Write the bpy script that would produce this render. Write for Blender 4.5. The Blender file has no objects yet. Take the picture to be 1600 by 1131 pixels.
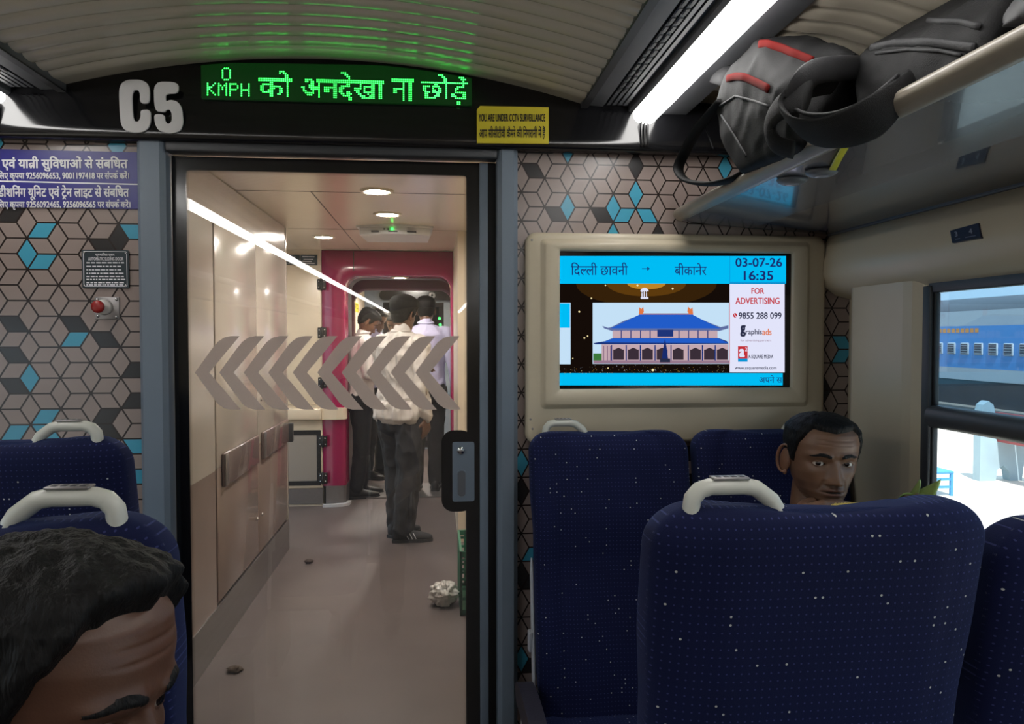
import bpy, bmesh, math, random
from mathutils import Vector, Matrix, noise
random.seed(7)
sc = bpy.context.scene
col = sc.collection
PI = math.pi

# ------------------------------------------------------------------ camera
F = 1200.0; CX, CY = 800.0, 565.5
CAM = Vector((.32, 0, 1.42))
yaw = math.atan(120/F); pitch = -math.atan(38.5/F)
FW = Vector((math.sin(yaw)*math.cos(pitch), math.cos(yaw)*math.cos(pitch), math.sin(pitch)))
RT = Vector((math.cos(yaw), -math.sin(yaw), 0)); UP = RT.cross(FW)
cd = bpy.data.cameras.new('camera'); cam = bpy.data.objects.new('camera', cd); col.objects.link(cam)
cd.sensor_width = 36; cd.lens = 36*F/1600; cd.clip_start = .02; cd.clip_end = 400
cam.matrix_world = Matrix.Translation(CAM) @ Matrix((RT, UP, -FW)).transposed().to_4x4()
sc.camera = cam
def ray(x, y): return (x-CX)/F*RT + (CY-y)/F*UP + FW
def PY(x, y, Y): d = ray(x, y); return CAM + d*(Y/d.y)
def PX(x, y, X): d = ray(x, y); return CAM + d*((X-CAM.x)/d.x)
def PZ(x, y, Z): d = ray(x, y); return CAM + d*((Z-CAM.z)/d.z)

# ------------------------------------------------------------------ sky, sun, exposure
w = bpy.data.worlds.new('sky'); sc.world = w; w.use_nodes = True
nt = w.node_tree; nt.nodes.clear()
out = nt.nodes.new('ShaderNodeOutputWorld'); bg = nt.nodes.new('ShaderNodeBackground')
sky = nt.nodes.new('ShaderNodeTexSky'); sky.sky_type = 'HOSEK_WILKIE'; sky.turbidity = 6; sky.sun_direction = Vector((-.12, -.42, .9)).normalized()
mix = nt.nodes.new('ShaderNodeMixRGB'); mix.inputs[0].default_value = .55; mix.inputs[2].default_value = (.62, .84, 1, 1)
nt.links.new(sky.outputs[0], mix.inputs[1]); nt.links.new(mix.outputs[0], bg.inputs[0]); nt.links.new(bg.outputs[0], out.inputs[0])
bg.inputs[1].default_value = 3.0
sl = bpy.data.lights.new('sun', 'SUN'); sl.energy = 9.0; sl.angle = .02; sl.color = (1, .96, .9)
sun = bpy.data.objects.new('sun', sl); col.objects.link(sun)
sun.rotation_euler = Vector((.12, .42, -.9)).to_track_quat('-Z', 'Y').to_euler()
sc.view_settings.view_transform = 'Standard'; sc.view_settings.look = 'None'
sc.view_settings.gamma = 1; sc.view_settings.use_curve_mapping = False
sc.view_settings.exposure = 0.0
STRIP = 14.5        # strip light radiance
DOWN = 340.0        # vestibule downlights

# ------------------------------------------------------------------ materials
MATS = {}
def srgb(r, g, b):
    f = lambda c: (c/255/12.92) if c/255 <= .04045 else ((c/255+.055)/1.055)**2.4
    return (f(r), f(g), f(b), 1)
def mat(name, c, rough=.5, metal=0, var=.06, scale=30, bump=.0, bscale=200, spec=.5, emit=0, coat=0, sheen=0, stretch=(1, 1, 1)):
    if name in MATS: return MATS[name]
    m = bpy.data.materials.new(name); m.use_nodes = True; n = m.node_tree; N = n.nodes; L = n.links
    b = N['Principled BSDF']; b.inputs['Roughness'].default_value = rough; b.inputs['Metallic'].default_value = metal
    b.inputs['Specular IOR Level'].default_value = spec
    b.inputs['Coat Weight'].default_value = coat; b.inputs['Sheen Weight'].default_value = sheen
    tc = N.new('ShaderNodeTexCoord'); mp = N.new('ShaderNodeMapping'); mp.inputs['Scale'].default_value = stretch
    L.new(tc.outputs['Object'], mp.inputs[0])
    nz = N.new('ShaderNodeTexNoise'); nz.inputs['Scale'].default_value = scale; nz.inputs['Detail'].default_value = 4
    L.new(mp.outputs[0], nz.inputs['Vector'])
    mx = N.new('ShaderNodeMixRGB'); mx.blend_type = 'MULTIPLY'; mx.inputs[1].default_value = c if len(c) == 4 else (*c, 1)
    rp = N.new('ShaderNodeMapRange'); rp.inputs['To Min'].default_value = 1-var*2; rp.inputs['To Max'].default_value = 1+var
    mx.inputs[0].default_value = 1
    L.new(nz.outputs['Fac'], rp.inputs['Value']); L.new(rp.outputs[0], mx.inputs[2]); L.new(mx.outputs[0], b.inputs['Base Color'])
    if bump:
        n2 = N.new('ShaderNodeTexNoise'); n2.inputs['Scale'].default_value = bscale; L.new(mp.outputs[0], n2.inputs['Vector'])
        bp = N.new('ShaderNodeBump'); bp.inputs['Strength'].default_value = bump; bp.inputs['Distance'].default_value = .004
        L.new(n2.outputs['Fac'], bp.inputs['Height']); L.new(bp.outputs[0], b.inputs['Normal'])
    if emit:
        L.new(mx.outputs[0], b.inputs['Emission Color']); b.inputs['Emission Strength'].default_value = emit
    MATS[name] = m; return m
def emis(name, c, s=1.0):
    if name in MATS: return MATS[name]
    m = bpy.data.materials.new(name); m.use_nodes = True; n = m.node_tree; n.nodes.clear()
    e = n.nodes.new('ShaderNodeEmission'); e.inputs[0].default_value = c; e.inputs[1].default_value = s
    o = n.nodes.new('ShaderNodeOutputMaterial'); n.links.new(e.outputs[0], o.inputs[0]); MATS[name] = m; return m
def glassmat(name, tint=(1, 1, 1, 1), ior=1.5, refl=1.7, rough=0.0, haze=0.0, hazecol=(.8, .8, .8, 1)):
    m = bpy.data.materials.new(name); m.use_nodes = True; n = m.node_tree; N = n.nodes; L = n.links; N.clear()
    t = N.new('ShaderNodeBsdfTransparent'); t.inputs[0].default_value = tint
    g = N.new('ShaderNodeBsdfGlossy'); g.inputs['Roughness'].default_value = rough
    fr = N.new('ShaderNodeFresnel'); fr.inputs[0].default_value = ior
    mx = N.new('ShaderNodeMixShader'); L.new(g.outputs[0], mx.inputs[2])
    ge = N.new('ShaderNodeNewGeometry'); i1 = N.new('ShaderNodeMath'); i1.operation = 'SUBTRACT'; i1.inputs[0].default_value = 1; L.new(ge.outputs['Backfacing'], i1.inputs[1])
    i2 = N.new('ShaderNodeMath'); i2.operation = 'MULTIPLY'; L.new(i1.outputs[0], i2.inputs[0]); L.new(fr.outputs[0], i2.inputs[1])
    i3 = N.new('ShaderNodeMath'); i3.operation = 'MULTIPLY'; i3.inputs[1].default_value = refl; L.new(i2.outputs[0], i3.inputs[0]); L.new(i3.outputs[0], mx.inputs[0])
    if haze:
        d = N.new('ShaderNodeBsdfDiffuse'); d.inputs[0].default_value = hazecol
        nz = N.new('ShaderNodeTexNoise'); nz.inputs['Scale'].default_value = 6; tc = N.new('ShaderNodeTexCoord'); L.new(tc.outputs['Object'], nz.inputs['Vector'])
        mr = N.new('ShaderNodeMapRange'); mr.inputs['To Min'].default_value = haze*.6; mr.inputs['To Max'].default_value = haze*1.4; L.new(nz.outputs['Fac'], mr.inputs['Value'])
        m2 = N.new('ShaderNodeMixShader'); L.new(mr.outputs[0], m2.inputs[0]); L.new(t.outputs[0], m2.inputs[1]); L.new(d.outputs[0], m2.inputs[2]); L.new(m2.outputs[0], mx.inputs[1])
    else: L.new(t.outputs[0], mx.inputs[1])
    o = N.new('ShaderNodeOutputMaterial'); L.new(mx.outputs[0], o.inputs[0]); MATS[name] = m; return m

def fabric(name, base, dot, spark, du=.0095, dv=.0110, r=.11, p=.045):
    m = bpy.data.materials.new(name); m.use_nodes = True; n = m.node_tree; N = n.nodes; L = n.links
    b = N['Principled BSDF']; b.inputs['Roughness'].default_value = .85; b.inputs['Sheen Weight'].default_value = .12
    b.inputs['Sheen Tint'].default_value = (.25, .4, 1, 1); b.inputs['Specular IOR Level'].default_value = .2
    uv = N.new('ShaderNodeUVMap'); sx = N.new('ShaderNodeSeparateXYZ'); L.new(uv.outputs[0], sx.inputs[0])
    def M(op, a, bb=None):
        q = N.new('ShaderNodeMath'); q.operation = op
        for i, v in enumerate((a, bb)):
            if v is None: continue
            if isinstance(v, (int, float)): q.inputs[i].default_value = v
            else: L.new(v, q.inputs[i])
        return q.outputs[0]
    U = M('DIVIDE', sx.outputs[0], du); V = M('DIVIDE', sx.outputs[1], dv)
    fu = M('SUBTRACT', M('FRACT', U), .5); fv = M('SUBTRACT', M('FRACT', V), .5)
    d = M('SQRT', M('ADD', M('MULTIPLY', M('MULTIPLY', fu, fu), .7), M('MULTIPLY', fv, fv)))
    dotm = M('LESS_THAN', d, r)
    cb = N.new('ShaderNodeCombineXYZ'); L.new(M('FLOOR', U), cb.inputs[0]); L.new(M('FLOOR', V), cb.inputs[1])
    wn = N.new('ShaderNodeTexWhiteNoise'); L.new(cb.outputs[0], wn.inputs[0])
    big = M('LESS_THAN', wn.outputs[0], p)
    dotb = M('MULTIPLY', M('LESS_THAN', d, r*1.25), big)
    m1 = N.new('ShaderNodeMixRGB'); m1.inputs[1].default_value = base; m1.inputs[2].default_value = dot; L.new(dotm, m1.inputs[0])
    m2 = N.new('ShaderNodeMixRGB'); m2.inputs[2].default_value = spark; L.new(m1.outputs[0], m2.inputs[1]); L.new(dotb, m2.inputs[0])
    tc = N.new('ShaderNodeTexCoord'); nz = N.new('ShaderNodeTexNoise'); nz.inputs['Scale'].default_value = 9; nz.inputs['Detail'].default_value = 5; L.new(tc.outputs['Object'], nz.inputs['Vector'])
    mr = N.new('ShaderNodeMapRange'); mr.inputs['To Min'].default_value = .7; mr.inputs['To Max'].default_value = 1.25; L.new(nz.outputs['Fac'], mr.inputs['Value'])
    m3 = N.new('ShaderNodeMixRGB'); m3.blend_type = 'MULTIPLY'; m3.inputs[0].default_value = 1; L.new(m2.outputs[0], m3.inputs[1]); L.new(mr.outputs[0], m3.inputs[2])
    L.new(m3.outputs[0], b.inputs['Base Color'])
    n2 = N.new('ShaderNodeTexNoise'); n2.inputs['Scale'].default_value = 900; L.new(tc.outputs['Object'], n2.inputs['Vector'])
    bp = N.new('ShaderNodeBump'); bp.inputs['Strength'].default_value = .25; bp.inputs['Distance'].default_value = .002; L.new(n2.outputs['Fac'], bp.inputs['Height']); L.new(bp.outputs[0], b.inputs['Normal'])
    MATS[name] = m; return m

cream = mat('cream plastic', srgb(196, 184, 160), .38, var=.04, scale=8)
creamlight = mat('cream laminate', srgb(226, 212, 190), .3, var=.03, scale=5)
ceilm = mat('ribbed ceiling paint', srgb(194, 185, 168), .17, var=.04, scale=6)
blackgloss = mat('black gloss panel', (.006, .006, .007), .16, var=.1, spec=.6, bump=.015, bscale=25)
blackmat = mat('black rubber', (.008, .008, .009), .5, var=.1)
greypost = mat('grey blue painted metal', srgb(112, 124, 138), .42, var=.04, scale=12)
darkgrey = mat('dark grey plastic', srgb(52, 54, 58), .45, var=.06)
midgrey = mat('mid grey plastic', srgb(95, 97, 102), .42, var=.05)
rackgrey = mat('rack grey gloss', srgb(92, 92, 98), .22, var=.05, coat=.3)
railm = mat('rack rail beige', srgb(138, 130, 118), .35, var=.05)
lockm = mat('locker laminate', srgb(190, 181, 172), .2, var=.04, scale=4, coat=.3)
locklow = mat('locker taupe laminate', srgb(142, 124, 116), .25, var=.06, scale=5, coat=.2)
steel = mat('brushed steel', srgb(150, 146, 146), .38, .8, var=.08, scale=60, stretch=(1, .05, 1))
chrome = mat('chrome', (.75, .75, .76, 1), .15, 1)
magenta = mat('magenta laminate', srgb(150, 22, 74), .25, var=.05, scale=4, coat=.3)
floorm = mat('floor vinyl', srgb(100, 90, 89), .42, var=.16, scale=3.2, bump=.15, bscale=350)
handlem = mat('seat handle plastic', srgb(198, 198, 188), .32, var=.03)
trimw = mat('seat trim white plastic', srgb(190, 192, 198), .35, var=.03)
navy = fabric('navy dotted upholstery', (.0042, .0065, .038, 1), (.035, .042, .13, 1), (.55, .55, .5, 1))
tile_c = mat('taupe pattern', srgb(150, 134, 128), .24, var=.05, scale=14)
tile_b = mat('cyan pattern', srgb(70, 160, 190), .24, var=.04)
tile_d = mat('charcoal pattern', srgb(48, 45, 46), .24, var=.05)
tile_l = mat('pattern line brown', srgb(42, 33, 31), .24, var=.05)
white = mat('white print', srgb(225, 225, 230), .5, var=.02)
glass_door = glassmat('door glass', (.96, .97, .96, 1), 1.5, 2.4, 0, .02, (.8, .75, .72, 1))
glass_win = glassmat('window glass', (.60, .70, .76, 1), 1.5, .8, 0, .08, (.55, .7, .85, 1))
glass_clear = glassmat('lower window glass', (.97, .98, .98, 1), 1.5, .8)
frost = bpy.data.materials.new('frosted film'); frost.use_nodes = True; N = frost.node_tree.nodes; L = frost.node_tree.links; N.clear()
d1 = N.new('ShaderNodeBsdfDiffuse'); d1.inputs[0].default_value = (.55, .5, .48, 1); d2 = N.new('ShaderNodeBsdfTranslucent'); d2.inputs[0].default_value = (.8, .74, .72, 1); d3 = N.new('ShaderNodeBsdfTransparent')
x1 = N.new('ShaderNodeMixShader'); x1.inputs[0].default_value = .62; L.new(d1.outputs[0], x1.inputs[1]); L.new(d2.outputs[0], x1.inputs[2])
fz = N.new('ShaderNodeTexNoise'); fz.inputs['Scale'].default_value = 40; fm = N.new('ShaderNodeMapRange'); fm.inputs['To Min'].default_value = .08; fm.inputs['To Max'].default_value = .16; L.new(fz.outputs[0], fm.inputs[0])
x2 = N.new('ShaderNodeMixShader'); L.new(fm.outputs[0], x2.inputs[0]); L.new(x1.outputs[0], x2.inputs[1]); L.new(d3.outputs[0], x2.inputs[2])
fo = N.new('ShaderNodeOutputMaterial'); L.new(x2.outputs[0], fo.inputs[0]); MATS['frosted film'] = frost
lightm = emis('strip diffuser', (1, .98, .95, 1), STRIP)
downm = emis('downlight lens', (1, .91, .82, 1), DOWN)
screenblack = mat('screen black', (.004, .004, .005), .12)

# ------------------------------------------------------------------ mesh helpers
class MB:
    def __init__(s): s.v = []; s.f = []; s.m = []; s.s = []; s.uv = {}
    def add(s, vs, fs, m=0, smooth=False):
        o = len(s.v); s.v += [tuple(p) for p in vs]
        for f in fs: s.f.append([i+o for i in f]); s.m.append(m); s.s.append(smooth)
        return o
    def box(s, x0, y0, z0, x1, y1, z1, m=0):
        vs = [(x, y, z) for z in (z0, z1) for y in (y0, y1) for x in (x0, x1)]
        s.add(vs, [(0, 2, 3, 1), (4, 5, 7, 6), (0, 1, 5, 4), (2, 6, 7, 3), (0, 4, 6, 2), (1, 3, 7, 5)], m); return s
    def rbox(s, x0, y0, z0, x1, y1, z1, r=.004, m=0, seg=2):
        bm = bmesh.new(); bmesh.ops.create_cube(bm, size=1)
        for v in bm.verts: v.co = Vector((x0+(v.co.x+.5)*(x1-x0), y0+(v.co.y+.5)*(y1-y0), z0+(v.co.z+.5)*(z1-z0)))
        bmesh.ops.bevel(bm, geom=bm.edges[:], offset=r, segments=seg, affect='EDGES', profile=.5)
        bm.verts.index_update(); s.add([v.co[:] for v in bm.verts], [[v.index for v in f.verts] for f in bm.faces], m, True); bm.free(); return s
    def poly(s, pts, m=0): s.add(pts, [list(range(len(pts)))], m); return s
    def prism(s, pts, ax, a, b, m=0, smooth=False):
        # pts: 2-D outline; ax: axis of extrusion ('x','y','z')
        n = len(pts)
        f3 = {'x': lambda p, t: (t, p[0], p[1]), 'y': lambda p, t: (p[0], t, p[1]), 'z': lambda p, t: (p[0], p[1], t)}[ax]
        vs = [f3(p, a) for p in pts]+[f3(p, b) for p in pts]
        s.add(vs, [(i, (i+1) % n, n+(i+1) % n, n+i) for i in range(n)], m, smooth)
        s.add(vs, [list(range(n))[::-1], list(range(n, 2*n))], m); return s
    def strip(s, pts, ax, a, b, m=0, smooth=True, n=1):
        f3 = {'x': lambda p, t: (t, p[0], p[1]), 'y': lambda p, t: (p[0], t, p[1]), 'z': lambda p, t: (p[0], p[1], t)}[ax]
        k = len(pts); vs = [f3(p, a+(b-a)*j/n) for j in range(n+1) for p in pts]
        s.add(vs, [(j*k+i, j*k+i+1, (j+1)*k+i+1, (j+1)*k+i) for j in range(n) for i in range(k-1)], m, smooth); return s
    def grid(s, P, nu, nv, m=0, closeu=False, smooth=True, capa=False, capb=False):
        # P(i,j) i<nu (around), j<nv
        vs = [P(i, j) for j in range(nv) for i in range(nu)]
        e = nu if closeu else nu-1
        fs = [(j*nu+i, j*nu+(i+1) % nu, (j+1)*nu+(i+1) % nu, (j+1)*nu+i) for j in range(nv-1) for i in range(e)]
        o = s.add(vs, fs, m, smooth)
        if capa: s.f.append([o+i for i in range(nu)][::-1]); s.m.append(m); s.s.append(smooth)
        if capb: s.f.append([o+(nv-1)*nu+i for i in range(nu)]); s.m.append(m); s.s.append(smooth)
        return o
    def tube(s, path, r, m=0, n=10, close=False, flat=None, cap=True):
        path = [Vector(p) for p in path]; K = len(path)
        rr = r if isinstance(r, (list, tuple)) else [r]*K
        prev = None; rings = []
        for k, p in enumerate(path):
            a = path[(k-1) % K] if (close or k > 0) else p; b = path[(k+1) % K] if (close or k < K-1) else p
            t = (b-a).normalized()
            if prev is None:
                u = t.orthogonal() if flat is None else (Vector(flat)-t*t.dot(Vector(flat)))
            else: u = prev-t*t.dot(prev)
            u.normalize(); prev = u; v = t.cross(u)
            rx, ry = rr[k] if isinstance(rr[k], (list, tuple)) else (rr[k], rr[k])
            rings.append([p+u*rx*math.cos(2*PI*i/n)+v*ry*math.sin(2*PI*i/n) for i in range(n)])
        if close: rings.append(rings[0])
        s.grid(lambda i, j: rings[j][i], n, len(rings), m, True, True, cap and not close, cap and not close); return s
    def lathe(s, prof, c=(0, 0, 0), axis='z', n=24, m=0, smooth=True):
        c = Vector(c)
        def P(i, j):
            r, h = prof[j]; a = 2*PI*i/n; x, y = r*math.cos(a), r*math.sin(a)
            return c+Vector({'z': (x, y, h), 'y': (x, h, y), 'x': (h, x, y)}[axis])
        s.grid(P, n, len(prof), m, True, smooth, prof[0][0] > 1e-5, prof[-1][0] > 1e-5); return s
    def ell(s, c, r, m=0, n=16, k=10, M=None):
        c = Vector(c); M = M or Matrix.Identity(3)
        def P(i, j):
            a = 2*PI*i/n; e = -PI/2+PI*j/(k-1); q = max(math.cos(e), 1e-4)
            return c+M @ Vector((r[0]*q*math.cos(a), r[1]*q*math.sin(a), r[2]*math.sin(e)))
        s.grid(P, n, k, m, True, True, True, True); return s
    def mesh(s, name):
        me = bpy.data.meshes.new(name); me.from_pydata(s.v, [], s.f)
        me.polygons.foreach_set('material_index', s.m); me.polygons.foreach_set('use_smooth', s.s)
        bm = bmesh.new(); bm.from_mesh(me); bmesh.ops.recalc_face_normals(bm, faces=bm.faces[:]); bm.to_mesh(me); bm.free()
        me.update(); return me
    def build(s, name, mats, parent=None, uv=None):
        me = s.mesh(name)
        for m in (mats if isinstance(mats, (list, tuple)) else [mats]): me.materials.append(m)
        if uv:
            ul = me.uv_layers.new(name='UVMap')
            for lp in me.loops: ul.data[lp.index].uv = uv(me.vertices[lp.vertex_index].co, me)
        o = bpy.data.objects.new(name, me); col.objects.link(o)
        if parent is not None: o.parent = parent
        return o
def empty(name, loc=(0, 0, 0), rz=0, kind=None):
    o = bpy.data.objects.new(name, None); col.objects.link(o); o.location = loc; o.rotation_euler = (0, 0, rz); o.empty_display_size = .1
    if kind: o['kind'] = kind
    return o
def tag(o, label, cat, group=None, kind=None):
    o['label'] = label; o['category'] = cat
    if group: o['group'] = group
    if kind: o['kind'] = kind
    return o
def struct(o): o['kind'] = 'structure'; return o
def kids(o): return [c for c in bpy.data.objects if c.parent == o]
def dup(o, parent=None):
    c = o.copy(); col.objects.link(c)
    if parent is not None: c.parent = parent
    for ch in kids(o): dup(ch, c)
    return c
def lerp(a, b, t): return a+(b-a)*t
def interp(tab, x):
    if x <= tab[0][0]: return tab[0][1:]
    for a, b in zip(tab, tab[1:]):
        if x <= b[0]:
            t = (x-a[0])/(b[0]-a[0]); t = t*t*(3-2*t)*.5+t*.5
            return tuple(lerp(p, q, t) for p, q in zip(a[1:], b[1:]))
    return tab[-1][1:]
def sstep(a, b, x):
    t = min(1, max(0, (x-a)/(b-a))); return t*t*(3-2*t)
def rrect(x0, z0, x1, z1, r, n=6):
    p = []
    for cx, cz, a0 in ((x1-r, z0+r, -PI/2), (x1-r, z1-r, 0), (x0+r, z1-r, PI/2), (x0+r, z0+r, PI)):
        p += [(cx+r*math.cos(a0+PI/2*i/n), cz+r*math.sin(a0+PI/2*i/n)) for i in range(n+1)]
    return p
def frame_ring(mb, outer, inner, y0, y1, m=0, ax='y'):
    # plate with a hole; outer/inner are outlines with equal counts
    n = len(outer)
    T = {'y': lambda p, t: (p[0], t, p[1]), 'x': lambda p, t: (t, p[0], p[1])}[ax]
    for t in (y0, y1):
        vs = [T(p, t) for p in outer]+[T(p, t) for p in inner]
        mb.add(vs, [(i, (i+1) % n, n+(i+1) % n, n+i) for i in range(n)], m)
    for o in (outer, inner):
        vs = [T(p, y0) for p in o]+[T(p, y1) for p in o]
        mb.add(vs, [(i, (i+1) % n, n+(i+1) % n, n+i) for i in range(n)], m)

# ------------------------------------------------------------------ lettering
VIR = '\u094d'; SHORTI = '\u093f'
def visual(s):
    o = []
    for ch in s:
        if ch == SHORTI:
            k = len(o)-1
            while k >= 2 and o[k-1] == VIR: k -= 2
            o.insert(k, ch)
        else: o.append(ch)
    return ''.join(o)
_tc = {}
def raw(s, off):
    key = (s, off)
    if key in _tc: return _tc[key]
    c = bpy.data.curves.new('t', 'FONT'); c.body = s; c.size = 1; c.offset = off; c.resolution_u = 3
    o = bpy.data.objects.new('t', c); col.objects.link(o)
    dg = bpy.context.evaluated_depsgraph_get(); dg.update()
    me = bpy.data.meshes.new_from_object(o.evaluated_get(dg))
    vs = [tuple(v.co) for v in me.vertices]; fs = [list(p.vertices) for p in me.polygons]
    bpy.data.meshes.remove(me); bpy.data.objects.remove(o); bpy.data.curves.remove(c)
    _tc[key] = (vs, fs); return vs, fs
def advance(s):
    if not s: return 0
    a, _ = raw(s+'l', 0); b, _ = raw('l', 0)
    return max(v[0] for v in a)-max(v[0] for v in b)
def clipx(vs, fs, x):
    bm = bmesh.new(); bv = [bm.verts.new(v) for v in vs]
    for f in fs:
        try: bm.faces.new([bv[i] for i in f])
        except ValueError: pass
    bmesh.ops.bisect_plane(bm, geom=bm.verts[:]+bm.edges[:]+bm.faces[:], plane_co=(x, 0, 0), plane_no=(1, 0, 0), clear_outer=True)
    bm.verts.index_update(); r = [tuple(v.co) for v in bm.verts], [[v.index for v in f.verts] for f in bm.faces]; bm.free(); return r
def text2d(s, off=0):
    """laid-out outline of a line of text: verts, faces (unit size)"""
    V, Fc = [], []; x = 0
    toks = []; cur = ''
    i = 0; s = visual(s)
    while i < len(s):
        two = s[i:i+2]; three = s[i:i+3]
        if three in ('त्र', 'ट्र'): toks += [cur, ('ra', s[i])]; cur = ''; i += 3; continue
        if two == 'र्': toks += [cur, ('reph', '')]; cur = ''; i += 2; continue
        if two == 'ल्': toks += [cur, ('half', 'ल')]; cur = ''; i += 2; continue
        cur += s[i]; i += 1
    toks.append(cur); reph = False; bold = off; off = 0
    def put(vs, fs, dx):
        o = len(V); V.extend((v[0]+dx, v[1], 0) for v in vs); Fc.extend([k+o for k in f] for f in fs)
    for t in toks:
        if isinstance(t, tuple):
            if t[0] == 'reph': reph = True; continue
            a = advance(t[1]); vs, fs = raw(t[1], off)
            if t[0] == 'half':
                xm = max(v[0] for v in vs)-.17; put(*clipx(vs, fs, xm), x); x += xm-.01
            else:
                put(vs, fs, x); k = .05+off
                if t[1] == 'त': q = [(a-.16, .26+k), (a-.16, .26-k), (a-.42, .02-k), (a-.42, .02+k)]
                else: q = [(a*.5-.17, -.17), (a*.5-.13, -.2), (a*.5, -.07), (a*.5+.13, -.2), (a*.5+.17, -.17), (a*.5, 0)]
                put([(p[0], p[1], 0) for p in q], [list(range(len(q)))], x); x += a
        elif t:
            put(*raw(t, off), x)
            if reph:
                fa = advance(t[0]); pts = [(x+fa-.12+.13*math.cos(b), .80+.13*math.sin(b)) for b in [PI*1.1-PI*1.2*q/8 for q in range(9)]]
                for p, q in zip(pts, pts[1:]):
                    put([(p[0], p[1], 0), (q[0], q[1], 0), (q[0], q[1]-.07, 0), (p[0], p[1]-.07, 0)], [(0, 1, 2, 3)], 0)
                reph = False
            x += advance(t)
    if bold:
        n = len(V); F0 = list(Fc); base = list(V)
        for dx, dy in ((-1, -.6), (1, -.6), (-1, .6), (1, .6)):
            o = len(V); lay = len(V)//n; V.extend((p[0]+dx*bold, p[1]+dy*bold, lay) for p in base); Fc.extend([k+o for k in f] for f in F0)
    return V, Fc
def put_text(mb, s, o, ex, ez, wd, ht, off=0, m=0, fit=True):
    """fit the text in a wd x ht rectangle whose lower-left corner is o"""
    V, Fc = text2d(s, off)
    x0 = min(v[0] for v in V); x1 = max(v[0] for v in V); y0 = min(v[1] for v in V); y1 = max(v[1] for v in V)
    kx, ky = wd/(x1-x0), ht/(y1-y0)
    o = Vector(o); ex = Vector(ex); ez = Vector(ez); nn = ex.cross(ez).normalized()*.00025
    mb.add([o+ex*((v[0]-x0)*kx)+ez*((v[1]-y0)*ky)+nn*v[2] for v in V], Fc, m)
def text_px(mb, s, x0, y0, x1, y1, Y, off=0, m=0):
    a = PY(x0, y1, Y); b = PY(x1, y1, Y); t = PY(x0, y0, Y)
    put_text(mb, s, (a.x, Y, a.z), (1, 0, (b.z-a.z)/(b.x-a.x)), (0, 0, 1), b.x-a.x, t.z-a.z, off, m)

# ================================================================== SETTING
D = 2.22
YB = -15.0
# ---- floor
b = MB(); b.box(-1.6, YB, -.06, 1.6, 12.5, 0); struct(b.build('floor', floorm))
# ---- centre ceiling, ribbed
XL, XR, XC = -.665, .745, .04
def arcz(x): return 2.188-.105*((x-.02)/.735)**2
def ribbed(name, xs, zf, ya, yb, fine, pitch=.062, h=.007):
    ys = []
    y = ya
    while y < fine: ys.append((y, 0)); y += 1.5
    n = int((yb-fine)/pitch)
    for k in range(n):
        for t in (0, .12, .3, .5, .7, .88): ys.append((fine+(k+t)*pitch, -h*math.sin(PI*t)**.6 if t else .002))
    ys.append((yb, 0))
    mb = MB()
    mb.grid(lambda i, j: (xs[i], ys[j][0], zf(xs[i])+ys[j][1]), len(xs), len(ys))
    mb.grid(lambda i, j: (xs[i], (ya, yb)[j], zf(xs[i])+.03), len(xs), 2)
    return struct(mb.build(name, ceilm))
ribbed('ceiling', [XL+(XR-XL)*i/24 for i in range(25)], arcz, YB, D-.02, -1.2)
def sidez(s): return lambda x: interp([(1.0, 2.075), (1.15, 2.068), (1.32, 2.03), (1.46, 1.95), (1.56, 1.80)], s*x)[0]
for s, nm in ((1, 'ceiling_right'), (-1, 'ceiling_left')):
    ribbed(nm, [s*(1.035+.525*i/14) for i in range(15)], sidez(s), YB, D-.23, -1.2 if s > 0 else 1.5)
# black end caps over the rack, outer roof shell
b = MB()
xs = [-1.75+3.5*i/30 for i in range(31)]
rz = lambda x: 2.42-.30*abs(x/1.75)**3
b.grid(lambda i, j: (xs[i], (YB, 12.6)[j], rz(xs[i])), 31, 2); b.grid(lambda i, j: (xs[i], (YB, 12.6)[j], rz(xs[i])+.04), 31, 2)
struct(b.build('roof', mat('roof shell', srgb(150, 152, 155), .6)))

# ---- light and vent units along both sides of the centre ceiling
def light_unit(s, label):
    X = lambda x: x if s > 0 else .075-x
    t = tag(empty('ceiling_light', (0, 0, 0)), label, 'light', None)
    Y0, Y1 = YB, D-.035
    h = MB()
    prof = [(.735, 2.12), (.735, 2.078), (.757, 2.078), (.757, 2.083), (.800, 2.080), (.800, 2.092), (.875, 2.084), (.875, 2.070), (.884, 2.062), (.884, 2.085), (.963, 2.085), (.963, 2.064), (.972, 2.064), (1.045, 2.064), (1.052, 2.10)]
    h.strip([(X(x), z) for x, z in prof], 'y', Y0, Y1, 0, False)
    h.build('housing', mat('light housing grey', srgb(74, 75, 78), .45), t)
    e = MB(); e.box(X(.735), Y0, 2.0745, X(.756), Y1, 2.079); e.build('edge_trim', blackmat, t)
    g = MB()
    for k, x in enumerate((.806, .822, .838, .854)): g.box(X(x), -1.5, 2.079, X(x+.010), Y1-.02, 2.088)
    g.box(X(.80), -1.5, 2.0885, X(.875), Y1, 2.0895, 1)
    g.build('grille_bars', [darkgrey, blackmat], t)
    g = MB()
    y = -1.0
    while y < 2.05:
        for x in (.8085, .8245): g.box(X(x), y, 2.0775, X(x+.008), y+.03, 2.0788)
        y += .045
    g.build('vent_slots', blackmat, t)
    d = MB(); d.strip([(X(x), z) for x, z in ((.888, 2.075), (.890, 2.050), (.902, 2.037), (.923, 2.031), (.944, 2.037), (.958, 2.050), (.960, 2.075))], 'y', Y0+.1, Y1, 0)
    d.build('diffuser', lightm, t)
    return t
light_unit(1, 'long white strip light and vent unit in the ceiling above the luggage rack')
light_unit(-1, 'long white strip light and vent unit at the left ceiling edge')

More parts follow.
